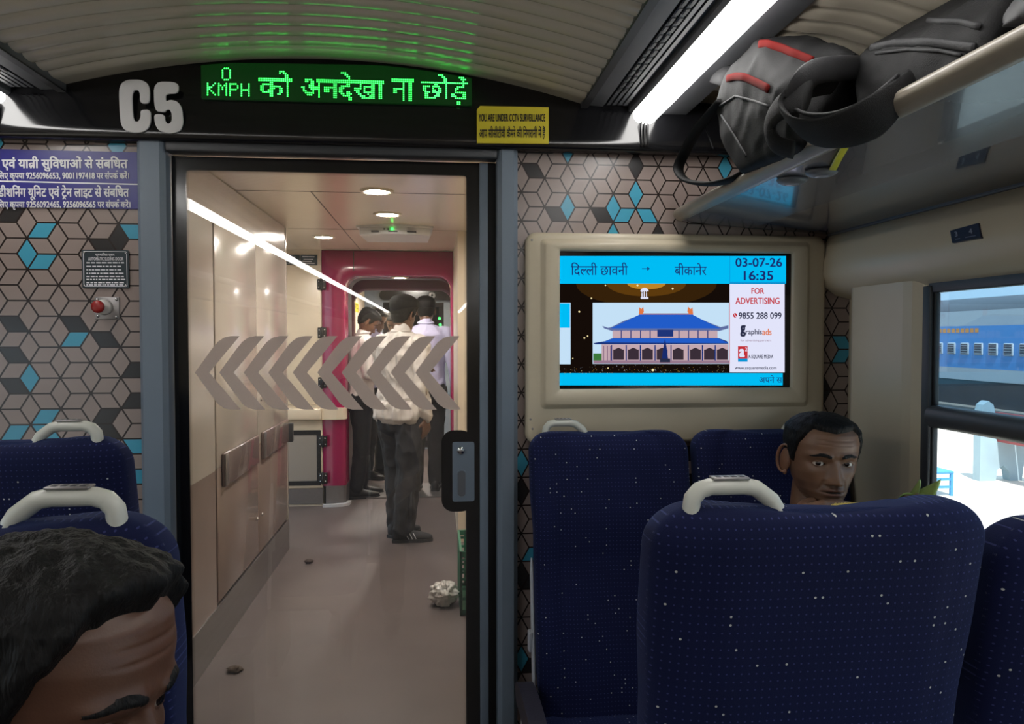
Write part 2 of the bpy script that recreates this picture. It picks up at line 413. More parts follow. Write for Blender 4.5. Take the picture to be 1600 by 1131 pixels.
# ---- partition with patterned panels
def clip(poly, x0, z0, x1, z1):
    for ax, lim, sg in ((0, x0, 1), (0, x1, -1), (1, z0, 1), (1, z1, -1)):
        o = []
        for i, p in enumerate(poly):
            q = poly[(i+1) % len(poly)]
            a, c = sg*(p[ax]-lim), sg*(q[ax]-lim)
            if a >= 0: o.append(p)
            if (a >= 0) != (c >= 0):
                t = a/(a-c); o.append((lerp(p[0], q[0], t), lerp(p[1], q[1], t)))
        poly = o
        if not poly: return []
    return poly
def inside(p, poly):
    sg = None
    for i, a in enumerate(poly):
        c = poly[(i+1) % len(poly)]; cr = (c[0]-a[0])*(p[1]-a[1])-(c[1]-a[1])*(p[0]-a[0])
        if sg is None: sg = cr > 0
        elif (cr > 0) != sg: return False
    return True
def pattern(name, x0, z0, x1, z1, Y, anchor, blue, dark, parent, s, hrow):
    a = PY(*anchor, Y); mb = MB()
    mb.box(x0, Y, z0, x1, Y+.02, z1, 3)
    bl = [(PY(*p, Y).x, PY(*p, Y).z) for p in blue]; dk = [(PY(*p, Y).x, PY(*p, Y).z) for p in dark]
    rr = random.Random(3)
    for i in range(-40, 41):
        for j in range(-40, 41):
            cx = a.x+1.5*s*i; cz = a.z+2*hrow*(j+.5*(i % 2))
            if not (x0-.1 < cx < x1+.1 and z0-.1 < cz < z1+.1): continue
            v = [(cx+s*math.cos(k*PI/3), cz+hrow*math.sin(k*PI/3)/.8660254) for k in range(6)]
            for k in (0, 2, 4):
                q = [(cx, cz), v[k], v[(k+1) % 6], v[(k+2) % 6]]
                m = 0
                if any(inside(p, q) for p in bl): m = 1
                elif any(inside(p, q) for p in dk): m = 2
                if cx < -.96 or cz < (1.1 if cx > .66 else .45) or (.62 < cx < 1.46 and cz < 1.72): u = rr.random(); m = 1 if u < .06 else 2 if u < .16 else 0
                c = (sum(p[0] for p in q)/4, sum(p[1] for p in q)/4)
                g = [(c[0]+(p[0]-c[0])*.90, c[1]+(p[1]-c[1])*.90) for p in q]
                g = clip(g, x0, z0, x1, z1)
                if len(g) > 2: mb.add([(p[0], Y-.0005, p[1]) for p in g], [list(range(len(g)))], m)
    return mb.build(name, [tile_c, tile_b, tile_d, tile_l], parent)
wf = struct(empty('wall_front', (0, 0, 0)))
pattern('pattern_panel', -1.56, 0, -.485, 2.0, D, (58.8, 396.6),
        [(66.5, 362.5), (46, 397), (67.5, 408.6), (210.5, 354), (113, 524), (51.5, 577), (75, 657.7), (54, 671), (69, 679), (12, 680), (207, 701), (219.5, 749), (2, 222), (192, 225)],
        [(193.5, 366), (152, 382), (3, 337), (29, 499), (113, 499), (156, 522.6), (28, 544), (10.5, 602), (201, 590), (201, 635), (159, 656), (180, 673)], wf, .0530, .0424)
pattern('pattern_panel', .553, 0, 1.57, 2.0, D, (969.8, 325.3),
        [(993.7, 304), (957, 324.6), (979.4, 335.8), (1011, 336), (884, 321.5), (1137, 266), (887, 243), (823, 874), (821, 1036), (812, 740), (1313, 529.6), (1313, 549)],
        [(830, 269), (995, 262.6), (860, 331), (939.6, 334), (974.6, 350), (819, 772), (821, 896), (832, 920), (817, 1018), (832, 1046), (1286, 590), (1281, 629)], wf, .0450, .0414)
b = MB(); b.box(-1.6, D+.021, 0, -.485, D+.055, 2.3); b.box(.553, D+.021, 0, 1.6, D+.055, 2.3); b.box(-.485, D+.021, 1.97, .553, D+.055, 2.3)
b.build('partition_core', creamlight, wf)
# black header following the arch
b = MB()
n = 40; xx = [-1.58+3.16*i/n for i in range(n+1)]
top = lambda x: arcz(x)+.03 if XL < x < XR else (2.10 if abs(x-XC) < 1.05 else max(1.9, sidez(1)(abs(x))+.03))
lay = [(2.215, 1.952), (2.176, 1.952), (2.170, 1.960), (2.172, 1.985), (2.182, 2.03), (2.186, 2.06)]
def HP(i, j):
    if j < len(lay): return (xx[i], lay[j][0], lay[j][1])
    return (xx[i], 2.186 if j == len(lay) else 2.215, max(2.07, top(xx[i])))
b.grid(HP, n+1, len(lay)+2)
struct(b.build('trim_1', blackgloss))
# vertical joints in the header beside the light strips
b = MB()
for x in (.918, -.835):
    for k in range(3): b.rbox(x-.012+.009*k, 2.163, 1.965, x-.007+.009*k, 2.19, 2.052, .0015)
struct(b.build('trim_2', blackgloss))
# grey posts at both sides of the doorway
for nm, x0, x1 in (('trim_3', -.487, -.412), ('trim_4', .498, .556)):
    b = MB(); b.prism([(x0, D+.05), (x0, D-.018), (x0+.012, D-.034), (x1-.012, D-.034), (x1, D-.02), (x1, D+.05)], 'z', 0, 1.955); struct(b.build(nm, greypost))
# rail over the door
b = MB(); b.rbox(-.41, D-.03, 1.928, .497, D+.03, 1.957, .004); struct(b.build('trim_5', darkgrey))
b = MB(); b.box(-.6, D-.012, 1.950, .66, D-.006, 1.965); struct(b.build('trim_6', blackmat))

# ---- sliding glass door
dr = struct(empty('door_1', (.02, D+.02, 0)))
def dbuild(mb, name, m, parent=dr):
    o = mb.build(name, m, parent); o.matrix_parent_inverse = Matrix.Translation((-.02, -D-.02, 0)); return o
YD = D+.02
b = MB(); b.box(-.41, YD+.004, .02, .45, YD+.012, 1.925); dbuild(b, 'glass', glass_door)
b = MB()
frame_ring(b, rrect(-.41, .02, .45, 1.925, .001), rrect(-.372, .10, .412, 1.888, .012), YD+.0015, YD+.0035)
# halftone edge of the printed border
def dots(mb, xa, za, xb, zb, nx, nz, n):
    L = math.hypot(xb-xa, zb-za); k = int(L/.0042)
    for r_, size in ((0, .0019), (1, .0013), (2, .0009)):
        for i in range(k):
            t = (i+.5*(r_ % 2))/k; cx = lerp(xa, xb, t)+nx*(.001+r_*.0032); cz = lerp(za, zb, t)+nz*(.001+r_*.0032)
            mb.add([(cx-size, YD+.002, cz), (cx, YD+.002, cz-size), (cx+size, YD+.002, cz), (cx, YD+.002, cz+size)], [(0, 1, 2, 3)])
dots(b, -.372, .10, -.372, 1.888, 1, 0, 1); dots(b, .412, .10, .412, 1.888, -1, 0, 1); dots(b, -.372, 1.888, .412, 1.888, 0, -1, 1)
a0 = PY(690, 800, YD); a1 = PY(742, 672, YD)
b.prism(rrect(a0.x, a0.z, .43, a1.z, .035), 'y', YD+.001, YD+.003)
dbuild(b, 'printed_border', blackgloss)
b = MB(); b.rbox(.449, YD-.008, .02, .474, YD+.016, 1.925, .003); dbuild(b, 'edge_profile', greypost)
b = MB(); b.box(.474, YD+.02, 0, .499, YD+.03, 1.93); b.box(.41, YD+.045, 0, .553, YD+.055, 1.0, 0); dbuild(b, 'seal', blackmat)
for k in range(10):
    ox = 38.3*k
    pts = [(304, 582), (330, 546), (340, 534), (350, 527), (360, 525), (374, 525), (326.5, 582), (376, 640), (360, 640), (350, 638), (340, 631)]
    c = [PY(x+ox, y, YD) for x, y in pts]
    b = MB(); b.prism([(p.x, p.z) for p in c], 'y', YD+.0022, YD+.0034); dbuild(b, 'chevron_decal', frost)
lp0 = PY(707, 783, YD); lp1 = PY(741, 690, YD)
b = MB(); b.prism(rrect(lp0.x, lp0.z, lp1.x, lp1.z, .006), 'y', YD-.006, YD+.0005)
lock = dbuild(b, 'lock_plate', greypost)
c = PY(720, 703, YD); b = MB(); b.lathe([(.0001, -.006), (.010, -.006), (.011, -.004), (.011, 0)], (c.x, YD-.006, c.z), 'y', 20); b.box(c.x-.008, YD-.0135, c.z-.0012, c.x+.008, YD-.0115, c.z+.0012)
o = b.build('lock_screw', chrome, lock); o.matrix_parent_inverse = Matrix.Identity(4)
p0 = PY(715, 775, YD); p1 = PY(727, 735, YD)
b = MB(); frame_ring(b, rrect(p0.x-.003, p0.z-.003, p1.x+.003, p1.z+.003, .012), rrect(p0.x, p0.z, p1.x, p1.z, .010), YD-.009, YD-.006); b.prism(rrect(p0.x, p0.z, p1.x, p1.z, .010), 'y', YD-.0065, YD-.0062, 1)
b.build('pull_recess', [greypost, midgrey], lock)

# ---- right wall, window, pillar, valance
def holed_wall(name, X, t, holes, m, y0=YB, y1=12.5, z0=-1.1, z1=2.25):
    mb = MB(); y = y0
    for (a, c, lo, hi) in holes:
        mb.box(X, y, z0, X+t, a, z1); mb.box(X, a, z0, X+t, c, lo); mb.box(X, a, hi, X+t, c, z1); y = c
    mb.box(X, y, z0, X+t, y1, z1); return struct(mb.build(name, m))
holed_wall('wall_right', 1.57, .05, [(-.9, 2.03, .78, 1.54)], cream)
holed_wall('wall_left', -1.67, .10, [(-.6, 1.5, .78, 1.54), (5.4, 6.5, 0, 2.0)], cream)
b = MB(); b.box(-1.6, YB-.1, 0, 1.6, YB, 2.4); struct(b.build('wall_back', cream))
b = MB(); b.prism([(1.57, 1.86), (1.527, 1.792), (1.512, 1.777), (1.497, 1.80), (1.492, 1.83), (1.49, 2.06), (1.50, 2.085), (1.57, 2.095)], 'z', .3, 1.56, 0, False); struct(b.build('trim_7', cream))
val = [(1.57, 1.735), (1.50, 1.728), (1.485, 1.70), (1.470, 1.64), (1.468, 1.605), (1.485, 1.570), (1.52, 1.545), (1.575, 1.532)]
b = MB(); b.strip(val, 'y', YB, D-.012, 0, True); b.prism(val, 'y', D-.0125, D-.012)
struct(b.build('trim_8', cream))
wn = struct(empty('window_1', (1.55, .4, 1.2)))
def wb(mb, name, m): o = mb.build(name, m, wn); o.matrix_parent_inverse = Matrix.Translation((-1.55, -.4, -1.2)); return o
b = MB()
b.rbox(1.508, 1.746, .76, 1.528, 1.776, 1.545, .003); b.rbox(1.512, -.9, 1.527, 1.53, 1.76, 1.56, .004); b.rbox(1.51, -.9, .76, 1.53, 1.76, .80, .004); b.rbox(1.51, -.93, .76, 1.53, -.89, 1.545, .004)
wb(b, 'frame', darkgrey)
b = MB(); b.strip([(1.532, 1.256), (1.512, 1.254), (1.503, 1.243), (1.500, 1.23), (1.503, 1.214), (1.512, 1.203), (1.532, 1.202)], 'y', -.89, 1.750, 0); wb(b, 'middle_rail', mat('window rail grey', srgb(72, 74, 78), .4))
b = MB(); b.rbox(1.516, 1.738, 1.256, 1.530, 1.747, 1.527, .002); b.rbox(1.516, 1.740, .80, 1.530, 1.747, 1.203, .002); wb(b, 'inner_seal', blackmat)
b = MB(); b.box(1.521, -.89, 1.25, 1.526, 1.742, 1.53); wb(b, 'upper_glass', glass_win)
b = MB(); b.box(1.521, -.89, .79, 1.526, 1.742, 1.21); wb(b, 'lower_glass', glass_clear)

# ================================================================== THINGS ON THE PARTITION
def layers(mb, L, m=0, n=6, cap=True, smooth=True):
    """rounded rectangles (x0,z0,x1,z1,r,y) stacked into one plate"""
    R_ = [[(p[0], q[5], p[1]) for p in rrect(*q[:5], n)] for q in L]
    mb.grid(lambda i, j: R_[j][i], len(R_[0]), len(R_), m, True, smooth, False, cap); return mb
green = emis('led green', (.03, 1, .08, 1), 7)
greenglow = mat('led window bloom', (.004, .02, .006, 1), .25, emit=0)
_b = greenglow.node_tree.nodes['Principled BSDF']; _b.inputs['Emission Color'].default_value = (.02, .8, .06, 1); _b.inputs['Emission Strength'].default_value = .02  # weak green emission paints the bloom around the lit dots onto the window
t = tag(empty('led_display', (.05, 2.18, 2.12)), 'green dot matrix display in the black header over the door', 'display')
def sub(mb, name, m, parent=t, **k):
    o = mb.build(name, m, parent, **k); o.matrix_parent_inverse = parent.matrix_world.inverted() if parent.parent is None else Matrix.Identity(4); return o
bpy.context.view_layer.update()
def inv(o):
    return (Matrix.Translation(o.location) @ o.rotation_euler.to_matrix().to_4x4()).inverted()
def sub(mb, name, m, parent, **k):
    """mesh given in world coordinates, hung under a thing (or its part)"""
    o = mb.build(name, m, parent, **k)
    p = parent
    o.matrix_parent_inverse = inv(p) if p.parent is None else Matrix.Identity(4)
    return o
YL = 2.174
c = [PY(314, 103, YL), PY(737, 110, YL), PY(737, 164, YL), PY(314, 153, YL)]
b = MB()
xl, xr = c[0].x, c[1].x
N_ = 24; tops = [min(arcz(lerp(xl, xr, i/N_))-.012, lerp(c[0].z, c[1].z, i/N_)+.01) for i in range(N_+1)]
out_ = [(xl, c[3].z), (xr, c[2].z)]+[(lerp(xl, xr, i/N_), tops[i]) for i in range(N_, -1, -1)]
b.prism(out_, 'y', YL, 2.19); sub(b, 'display_window', greenglow, t)
FONT57 = {'0': ["01110", "10001", "10001", "10001", "10001", "10001", "01110"], 'K': ["10001", "10010", "11100", "11000", "10100", "10010", "10001"],
          'M': ["10001", "11011", "10101", "10101", "10001", "10001", "10001"], 'P': ["11110", "10001", "10001", "11110", "10000", "10000", "10000"],
          'H': ["10001", "10001", "10001", "11111", "10001", "10001", "10001"]}
b = MB(); PITCH = 2.95
def led(px, py, r=1.12):
    q = [PY(px+r*math.cos(a), py+r*math.sin(a), YL) for a in (0, PI/3, 2*PI/3, PI, 4*PI/3, 5*PI/3)]
    if q[0].z < arcz(q[0].x)-.014: b.add([(p.x, YL-.0012, p.z) for p in q], [list(range(6))])
slope = .024
def led_char(ch, x, y):
    for r_, row in enumerate(FONT57[ch]):
        for k, v in enumerate(row):
            if v == '1': led(x+k*PITCH, y+r_*PITCH+slope*(x-323))
led_char('0', 348, 106.5)
for i, ch in enumerate('KMPH'): led_char(ch, 324.5+17.6*i, 130.5)
def tri_list(V, Fc):
    T = []
    for f in Fc:
        for k in range(1, len(f)-1): T.append((V[f[0]], V[f[k]], V[f[k+1]]))
    return T
def led_text(s, x0, x1, y0, y1):
    V, Fc = text2d(s, .012)
    ax, bx = min(v[0] for v in V), max(v[0] for v in V); ay, by = min(v[1] for v in V), max(v[1] for v in V)
    T = tri_list(V, Fc)
    nc, nr = int((x1-x0)/PITCH)+1, int((y1-y0)/PITCH)+1
    for i in range(nc):
        for j in range(nr):
            u = lerp(ax, bx, (i+.35)/nc); v = lerp(by, ay, (j+.5)/nr)
            for p, q, r_ in T:
                d1 = (q[0]-p[0])*(v-p[1])-(q[1]-p[1])*(u-p[0]); d2 = (r_[0]-q[0])*(v-q[1])-(r_[1]-q[1])*(u-q[0]); d3 = (p[0]-r_[0])*(v-r_[1])-(p[1]-r_[1])*(u-r_[0])
                if (d1 >= 0 and d2 >= 0 and d3 >= 0) or (d1 <= 0 and d2 <= 0 and d3 <= 0):
                    x = x0+i*PITCH; led(x, y0+j*PITCH+slope*(x-323)); break
led_text('को', 405, 458, 109, 150); led_text('अनदेखा', 472, 599, 109, 151); led_text('ना', 613, 646, 117, 150); led_text('छोड़ें', 659, 731, 109, 154)
sub(b, 'lit_dots', green, t)

# coach number
def crop_poly(pts, k, ox, oy, Y):
    return [(lambda p: (p.x, p.z))(PY(ox+x/k, oy+y/k, Y)) for x, y in pts]
def smoothpoly(p, it=2):
    for _ in range(it):
        q = []
        for i, a in enumerate(p):
            c = p[(i+1) % len(p)]; q += [(a[0]*.8+c[0]*.2, a[1]*.8+c[1]*.2), (a[0]*.2+c[0]*.8, a[1]*.2+c[1]*.8)]
        p = q
    return p
silver = mat('silver vinyl', srgb(205, 203, 203), .45, var=.02)
b = MB()
for pts in ([(781, 540), (782, 470), (770, 435), (735, 418), (668, 418), (635, 437), (622, 475), (630, 640), (650, 678), (690, 692), (745, 690), (776, 668), (787, 632), (785, 573), (735, 575), (736, 612), (724, 636), (704, 634), (694, 605), (690, 495), (700, 472), (722, 470), (732, 490), (733, 540)],
            [(803, 428), (930, 430), (930, 488), (864, 490), (864, 532), (890, 522), (925, 530), (948, 560), (956, 640), (940, 685), (885, 698), (828, 682), (809, 645), (805, 596), (858, 598), (862, 635), (880, 650), (897, 635), (896, 590), (884, 570), (866, 575), (860, 586), (807, 580)]):
    P_ = smoothpoly(crop_poly(pts, 3.327, 0, 0, 2.169), 2)
    b.prism(P_, 'y', 2.1625, 2.169)
o = b.build('coach_number', silver); tag(o, 'large silver letters C5 on the black header above the door', 'sign')

# yellow notice
t = tag(empty('notice_sticker', (.54, 2.168, 2.03)), 'yellow notice with black print on the black header right of the door display', 'sign')
b = MB(); p = [PY(745, 224, 2.166), PY(857, 225, 2.166), PY(857, 168, 2.166), PY(750, 166, 2.166), PY(745, 172, 2.166)]
b.prism([(q.x, q.z) for q in p], 'y', 2.1625, 2.168); sub(b, 'sticker', mat('yellow sticker', srgb(206, 190, 40), .45, var=.04), t)
b = MB(); text_px(b, 'YOU ARE UNDER CCTV SURVEILLANCE', 748, 178, 852, 190, 2.1618, .012); text_px(b, 'आप सीसीटीवी कैमरे की निगरानी में हैं', 749, 197, 852, 218, 2.1618, .010)
sub(b, 'printed_text', blackmat, t)

# blue helpline sign
bluesign = mat('blue sign vinyl', srgb(44, 42, 128), .35, var=.04)
t = tag(empty('helpline_sign', (-.72, D-.002, 1.85)), 'dark blue sign with white text on the patterned wall left of the door', 'sign')
b = MB(); za, zb = 1.927, 1.772; b.box(-.975, D-.006, zb, -.487, D-.0015, za); sub(b, 'sign_plate', bluesign, t)
YS = D-.0068
b = MB()
text_px(b, 'एवं यात्री सुविधाओं से संबधित', 3, 244, 200, 268, YS, .030)
text_px(b, 'लिए कृपया 9256096653, 9001197418 पर संपर्क करें।', -3, 266, 202, 283, YS, .030)
text_px(b, 'डीशनिंग यूनिट एवं ट्रेन लाइट से संबधित', -3, 289, 202, 313, YS, .030)
text_px(b, 'लिए कृपया 9256092465, 9256096565 पर संपर्क करें।', -3, 311, 204, 328, YS, .030)
sub(b, 'printed_text', white, t)
b = MB(); l0 = PY(0, 283.5, YS); l1 = PY(213, 289, YS)
b.add([(-.975, YS, l0.z), (-.487, YS, l1.z), (-.487, YS, l1.z+.0035), (-.975, YS, l0.z+.0035)], [(0, 1, 2, 3)]); sub(b, 'dividing_line', white, t)

# dark instruction plate
t = tag(empty('instruction_plate', (-.58, D-.002, 1.6)), 'small dark teal plate with fine text above the red button', 'sign')
q0, q1 = PY(130, 450, D), PY(202, 391, D)
b = MB(); b.prism(rrect(q0.x, q0.z, q1.x, q1.z, .004), 'y', D-.006, D-.0008); sub(b, 'plate', mat('teal plate', srgb(30, 46, 54), .35), t)
b = MB(); frame_ring(b, rrect(q0.x+.004, q0.z+.004, q1.x-.004, q1.z-.004, .003), rrect(q0.x+.0055, q0.z+.0055, q1.x-.0055, q1.z-.0055, .003), D-.0066, D-.006)
Yq = D-.0066; text_px(b, 'स्वचालित द्वार', 149, 395, 179, 401, Yq, .02); text_px(b, 'AUTOMATIC SLIDING DOOR', 138, 402, 193, 407, Yq, .02)
rr = random.Random(5)
for y in (410.5, 416, 421.5, 427, 432, 436.5, 441.5, 445):
    x = 135
    while x < 190:
        wl = rr.uniform(2, 8); e = min(x+wl, 197); a = PY(x, y+.9, Yq); c = PY(e, y-.9, Yq); b.add([(a.x, Yq, a.z), (c.x, Yq, a.z), (c.x, Yq, c.z), (a.x, Yq, c.z)], [(0, 1, 2, 3)]); x = e+1.6
sub(b, 'printed_text', white, t)
b = MB()
for x, y in ((133.5, 395), (198, 396), (133.5, 446), (198, 446)):
    b = MB(); c = PY(x, y, D); b.lathe([(.0001, -.009), (.0025, -.0085), (.003, -.006)], (c.x, D, c.z), 'y', 10); sub(b, 'screw_head', chrome, t)

# red push button
t = tag(empty('emergency_button', (-.58, D-.001, 1.5)), 'red mushroom push button on a square steel plate left of the door', 'button')
q0, q1 = PY(149, 499, D), PY(187, 464, D); cx, cz = PY(162, 480, D).x, PY(162, 480, D).z
b = MB(); b.rbox(q0.x, D-.004, q0.z, q1.x, D-.0005, q1.z, .0012); pl = sub(b, 'plate', steel, t)
b = MB()
for x, y in ((153, 468), (183, 468), (154, 494), (183, 495)):
    b = MB(); c = PY(x, y, D); b.lathe([(.0001, -.008), (.003, -.0075), (.0045, -.004)], (c.x, D, c.z), 'y', 12); sub(b, 'screw_head', chrome, t)
b = MB(); b.lathe([(.0001, -.018), (.019, -.018), (.021, -.014), (.022, -.004)], (cx+.004, D, cz), 'y', 24); sub(b, 'collar', mat('collar white', srgb(200, 195, 190), .4), t)
b = MB(); b.lathe([(.0001, -.046), (.010, -.0455), (.0155, -.043), (.0175, -.038), (.016, -.032), (.011, -.028), (.010, -.016)], (cx, D, cz), 'y', 24); sub(b, 'push_cap', mat('button red', srgb(150, 32, 30), .35), t)

# small dark plate with seat numbers on the valance
t = tag(empty('seat_number_plate', (1.46, 1.62, 1.655)), 'small dark blue plate marked 3 and 4 above the window', 'sign')
def pv(x, y): # on the sloping face of the valance
    d = ray(x, y); n = Vector((-.06, 0, -.015)).cross(Vector((0, 1, 0))).normalized() if False else Vector((-.97, 0, .243)).normalized()
    p0 = Vector((1.474, 0, 1.657)); return CAM+d*((p0-CAM).dot(n)/d.dot(n)), n
qs = [pv(1487, 361), pv(1531, 349), pv(1535, 372), pv(1490, 380)]; n_ = qs[0][1]
b = MB(); f = [q[0]+n_*.004 for q in qs]; k_ = [q[0]-n_*.004 for q in qs]
b.add(f+k_, [(0, 1, 2, 3), (7, 6, 5, 4), (0, 4, 5, 1), (1, 5, 6, 2), (2, 6, 7, 3), (3, 7, 4, 0)]); sub(b, 'plate', mat('number plate navy', srgb(34, 38, 62), .4), t)
b = MB(); ex = (f[2]-f[3]).normalized(); ez = (f[0]-f[3]).normalized(); Wd = (f[2]-f[3]).length; Hh = (f[0]-f[3]).length
o_ = f[3]+n_*.0006
put_text(b, '3', o_+ex*(Wd*.16)+ez*(Hh*.42), ex, ez, Wd*.10, Hh*.40, .02); put_text(b, '4', o_+ex*(Wd*.66)+ez*(Hh*.42), ex, ez, Wd*.12, Hh*.40, .02)
for a, w_ in ((.14, .18), (.5, .36)): b.add([o_+ex*(Wd*a)+ez*(Hh*.2), o_+ex*(Wd*(a+w_))+ez*(Hh*.2), o_+ex*(Wd*(a+w_))+ez*(Hh*.24), o_+ex*(Wd*a)+ez*(Hh*.24)], [(0, 1, 2, 3)])
sub(b, 'printed_numbers', mat('number print', srgb(150, 155, 170), .5), t)

# ------------------------------------------------------------------ television panel
t = tag(empty('television', (1.02, D, 1.45)), 'wall mounted screen in a cream moulded surround right of the door', 'television')
b = MB()
x0, z0, x1, z1 = .579, 1.113, 1.478, 1.721
i0, j0, i1, j1 = .632, 1.226, 1.414, 1.690
s0, t0, s1, t1 = .676, 1.272, 1.366, 1.666
layers(b, [(x0, z0, x1, z1, .03, D), (x0, z0, x1, z1, .03, D-.022), (x0+.003, z0+.003, x1-.003, z1-.003, .029, D-.030), (x0+.012, z0+.012, x1-.012, z1-.012, .024, D-.034),
           (i0-.012, j0-.012, i1+.012, j1+.012, .016, D-.034)], cap=False)
sub(b, 'surround', cream, t)
b = MB()
layers(b, [(i0-.013, j0-.013, i1+.013, j1+.013, .016, D-.0335), (i0-.004, j0-.004, i1+.004, j1+.004, .012, D-.040), (i0, j0, i1, j1, .010, D-.048), (i0+.004, j0+.004, i1-.004, j1-.004, .008, D-.050),
           (s0-.006, t0-.006, s1+.006, t1+.006, .006, D-.049), (s0-.001, t0-.001, s1+.001, t1+.001, .004, D-.044), (s0, t0, s1, t1, .003, D-.036)], cap=False)
sub(b, 'raised_frame', cream, t)
b = MB()
for x, y in ((831, 375), (832, 670), (829, 655)):
    b = MB(); c = PY(x, y, D-.034); b.lathe([(.0001, -.0012), (.003, -.001), (.0035, .001)], (c.x, D-.034, c.z), 'y', 10); sub(b, 'screw_head', steel, t)
b = MB(); b.box(s0-.002, D-.0385, t0-.002, s1+.002, D-.02, t1+.002); scr = sub(b, 'screen', screenblack, t)
# picture on the screen
EM = lambda n, r, g, bl, k=1.0: emis('screen '+n, srgb(r, g, bl), k)
pal = {'cyan': EM('cyan', 0, 188, 244), 'white': EM('white', 226, 228, 250), 'navy': EM('navy', 24, 44, 110), 'red': EM('red', 196, 48, 56), 'dark': EM('dark', 20, 12, 8), 'brown': EM('brown', 92, 58, 14),
       'gold': EM('gold', 190, 132, 40), 'sky': EM('sky', 196, 224, 246), 'roof': EM('roof', 34, 92, 200), 'roofd': EM('roofd', 30, 52, 120), 'wall': EM('wall', 196, 168, 176), 'door': EM('door', 58, 46, 56),
       'eave': EM('eave', 96, 110, 160), 'ink': EM('ink', 40, 44, 70), 'orange': EM('orange', 224, 120, 70), 'green': EM('green', 60, 120, 60), 'glint': EM('glint', 250, 230, 170), 'edge': EM('edge', 12, 150, 214), 'mauve': EM('mauve', 150, 120, 140), 'br2': EM('br2', 52, 32, 10)}
keys = list(pal); ix = {k: i for i, k in enumerate(keys)}
YT = D-.0392
b = MB(); lay_ = [0]
def pp(x, y, k): p = PY(x, y, YT); return (p.x, YT-.00005*k, p.z)
def pg(pts, c, k=1): b.add([pp(x, y, k) for x, y in pts], [list(range(len(pts)))], ix[c])
def rc(xa, ya, xb, yb, c, k=1): pg([(xa, ya), (xb, ya), (xb, yb), (xa, yb)], c, k)
def tx(s, xa, ya, xb, yb, c, off=.0, k=9):
    V, Fc = text2d(s, off); a0_, a1_ = min(v[0] for v in V), max(v[0] for v in V); b0_, b1_ = min(v[1] for v in V), max(v[1] for v in V)
    b.add([pp(lerp(xa, xb, (v[0]-a0_)/(a1_-a0_)), lerp(yb, ya, (v[1]-b0_)/(b1_-b0_)), k+v[2]*.3) for v in V], Fc, ix[c])
L_ = 874.5; R_ = 1228
rc(L_, 400, R_, 443, 'cyan'); rc(L_-1.5, 583, R_-5, 602, 'cyan'); rc(1140, 440, R_-1, 443, 'edge', 2); rc(1140, 400, 1140.8, 442, 'edge', 2)
# dark gold backdrop with a glow and sparks
rc(L_-1, 443, 1140, 583, 'dark'); 
for k, (ry, rx, c) in enumerate(((36, 110, 'br2'), (26, 80, 'br2'), (20, 62, 'brown'), (9, 30, 'gold'))):
    pts = [(1010+rx*math.cos(PI*q/16), 443+ry*math.sin(PI*q/16)) for q in range(17)]; pg(pts, c, 2+k)
rr = random.Random(11)
for _ in range(170):
    x, y = rr.uniform(L_, 1136), 583-abs(rr.gauss(0, 6)); q = rr.uniform(.25, .7); 
    if y > 570: rc(x, y, x+q, y+q, rr.choice(['gold', 'glint', 'white']), 6)
for x, y, q in ((946, 446, 1.2), (996, 446, 1.6), (1051, 451, 1.6), (924, 466, 1.2), (905, 487, 1.5), (913, 528, 1.5), (918, 525, 1.2), (1020, 578, 2.2), (895, 560, 1), (950, 575, 1)):
    pg([(x+q*math.cos(a*PI/4), y+q*math.sin(a*PI/4)) for a in range(8)], 'glint', 7)
# small tree emblem
pg([(1007+6.5*math.cos(a*PI/8), 455+5.5*math.sin(-a*PI/8)) for a in range(9)], 'white', 7)
for x in (1003, 1006.4, 1010): rc(x-.7, 455, x+.8, 464, 'white', 7)
rc(1001, 464, 1013, 467, 'white', 7); rc(1002, 457, 1005, 458, 'dark', 8); rc(1008.5, 457, 1011, 458, 'dark', 8)
rc(L_-1, 473, 891.5, 569, 'sky', 4); rc(L_-1, 474, 890.5, 512, 'cyan', 5)
# picture of a large hall with a blue roof
rc(926, 473, 1139, 568.5, 'sky', 4); rc(927, 552, 940, 563, 'green', 5); rc(927, 563, 1139, 568, 'mauve', 5)
pg([(941, 509), (950, 512), (955, 511), (975, 501), (998, 493), (1083, 493), (1108, 504), (1126, 511), (1138, 508), (1138, 513), (1124, 517), (956, 517), (944, 513)], 'eave', 6)
pg([(954, 513), (975, 503), (999, 491.5), (1082, 491.5), (1108, 505), (1126, 513)], 'roof', 7)
rc(998, 489.5, 1083, 491.8, 'mauve', 7); pg([(998, 491), (999, 480), (1002, 483), (1005, 479), (1006, 487), (1004, 491)], 'orange', 8); pg([(1083, 491), (1082, 480), (1079, 483), (1075, 479), (1074, 487), (1077, 491)], 'orange', 8)
rc(957, 516, 1121, 530, 'wall', 6); rc(1027, 515, 1052, 526, 'roofd', 9)
for x in (970, 985, 1000, 1015, 1060, 1075, 1090, 1105): rc(x, 516, x+1.6, 529, 'roofd', 7)
pg([(927, 536), (945, 533), (958, 528), (1122, 528), (1136, 533), (1138, 537), (930, 538)], 'roofd', 8); pg([(940, 535), (958, 528.5), (1122, 528.5), (1138, 536)], 'roof', 9)
rc(940, 538, 1138, 563, 'wall', 6)
for x in (958, 981, 1003, 1026, 1051, 1078, 1100, 1120): rc(x, 546, x+17, 562, 'door', 7); rc(x-3.5, 539, x-1.6, 563, 'roofd', 8); pg([(x, 547), (x+8.5, 543), (x+17, 547)], 'door', 7)
for x in (942, 948, 953): rc(x, 540, x+2, 563, 'mauve', 8)
pg([(1034, 562), (1036, 545), (1039, 529), (1042, 545), (1044, 562)], 'navy', 10); rc(1031, 560, 1047, 566, 'ink', 11)
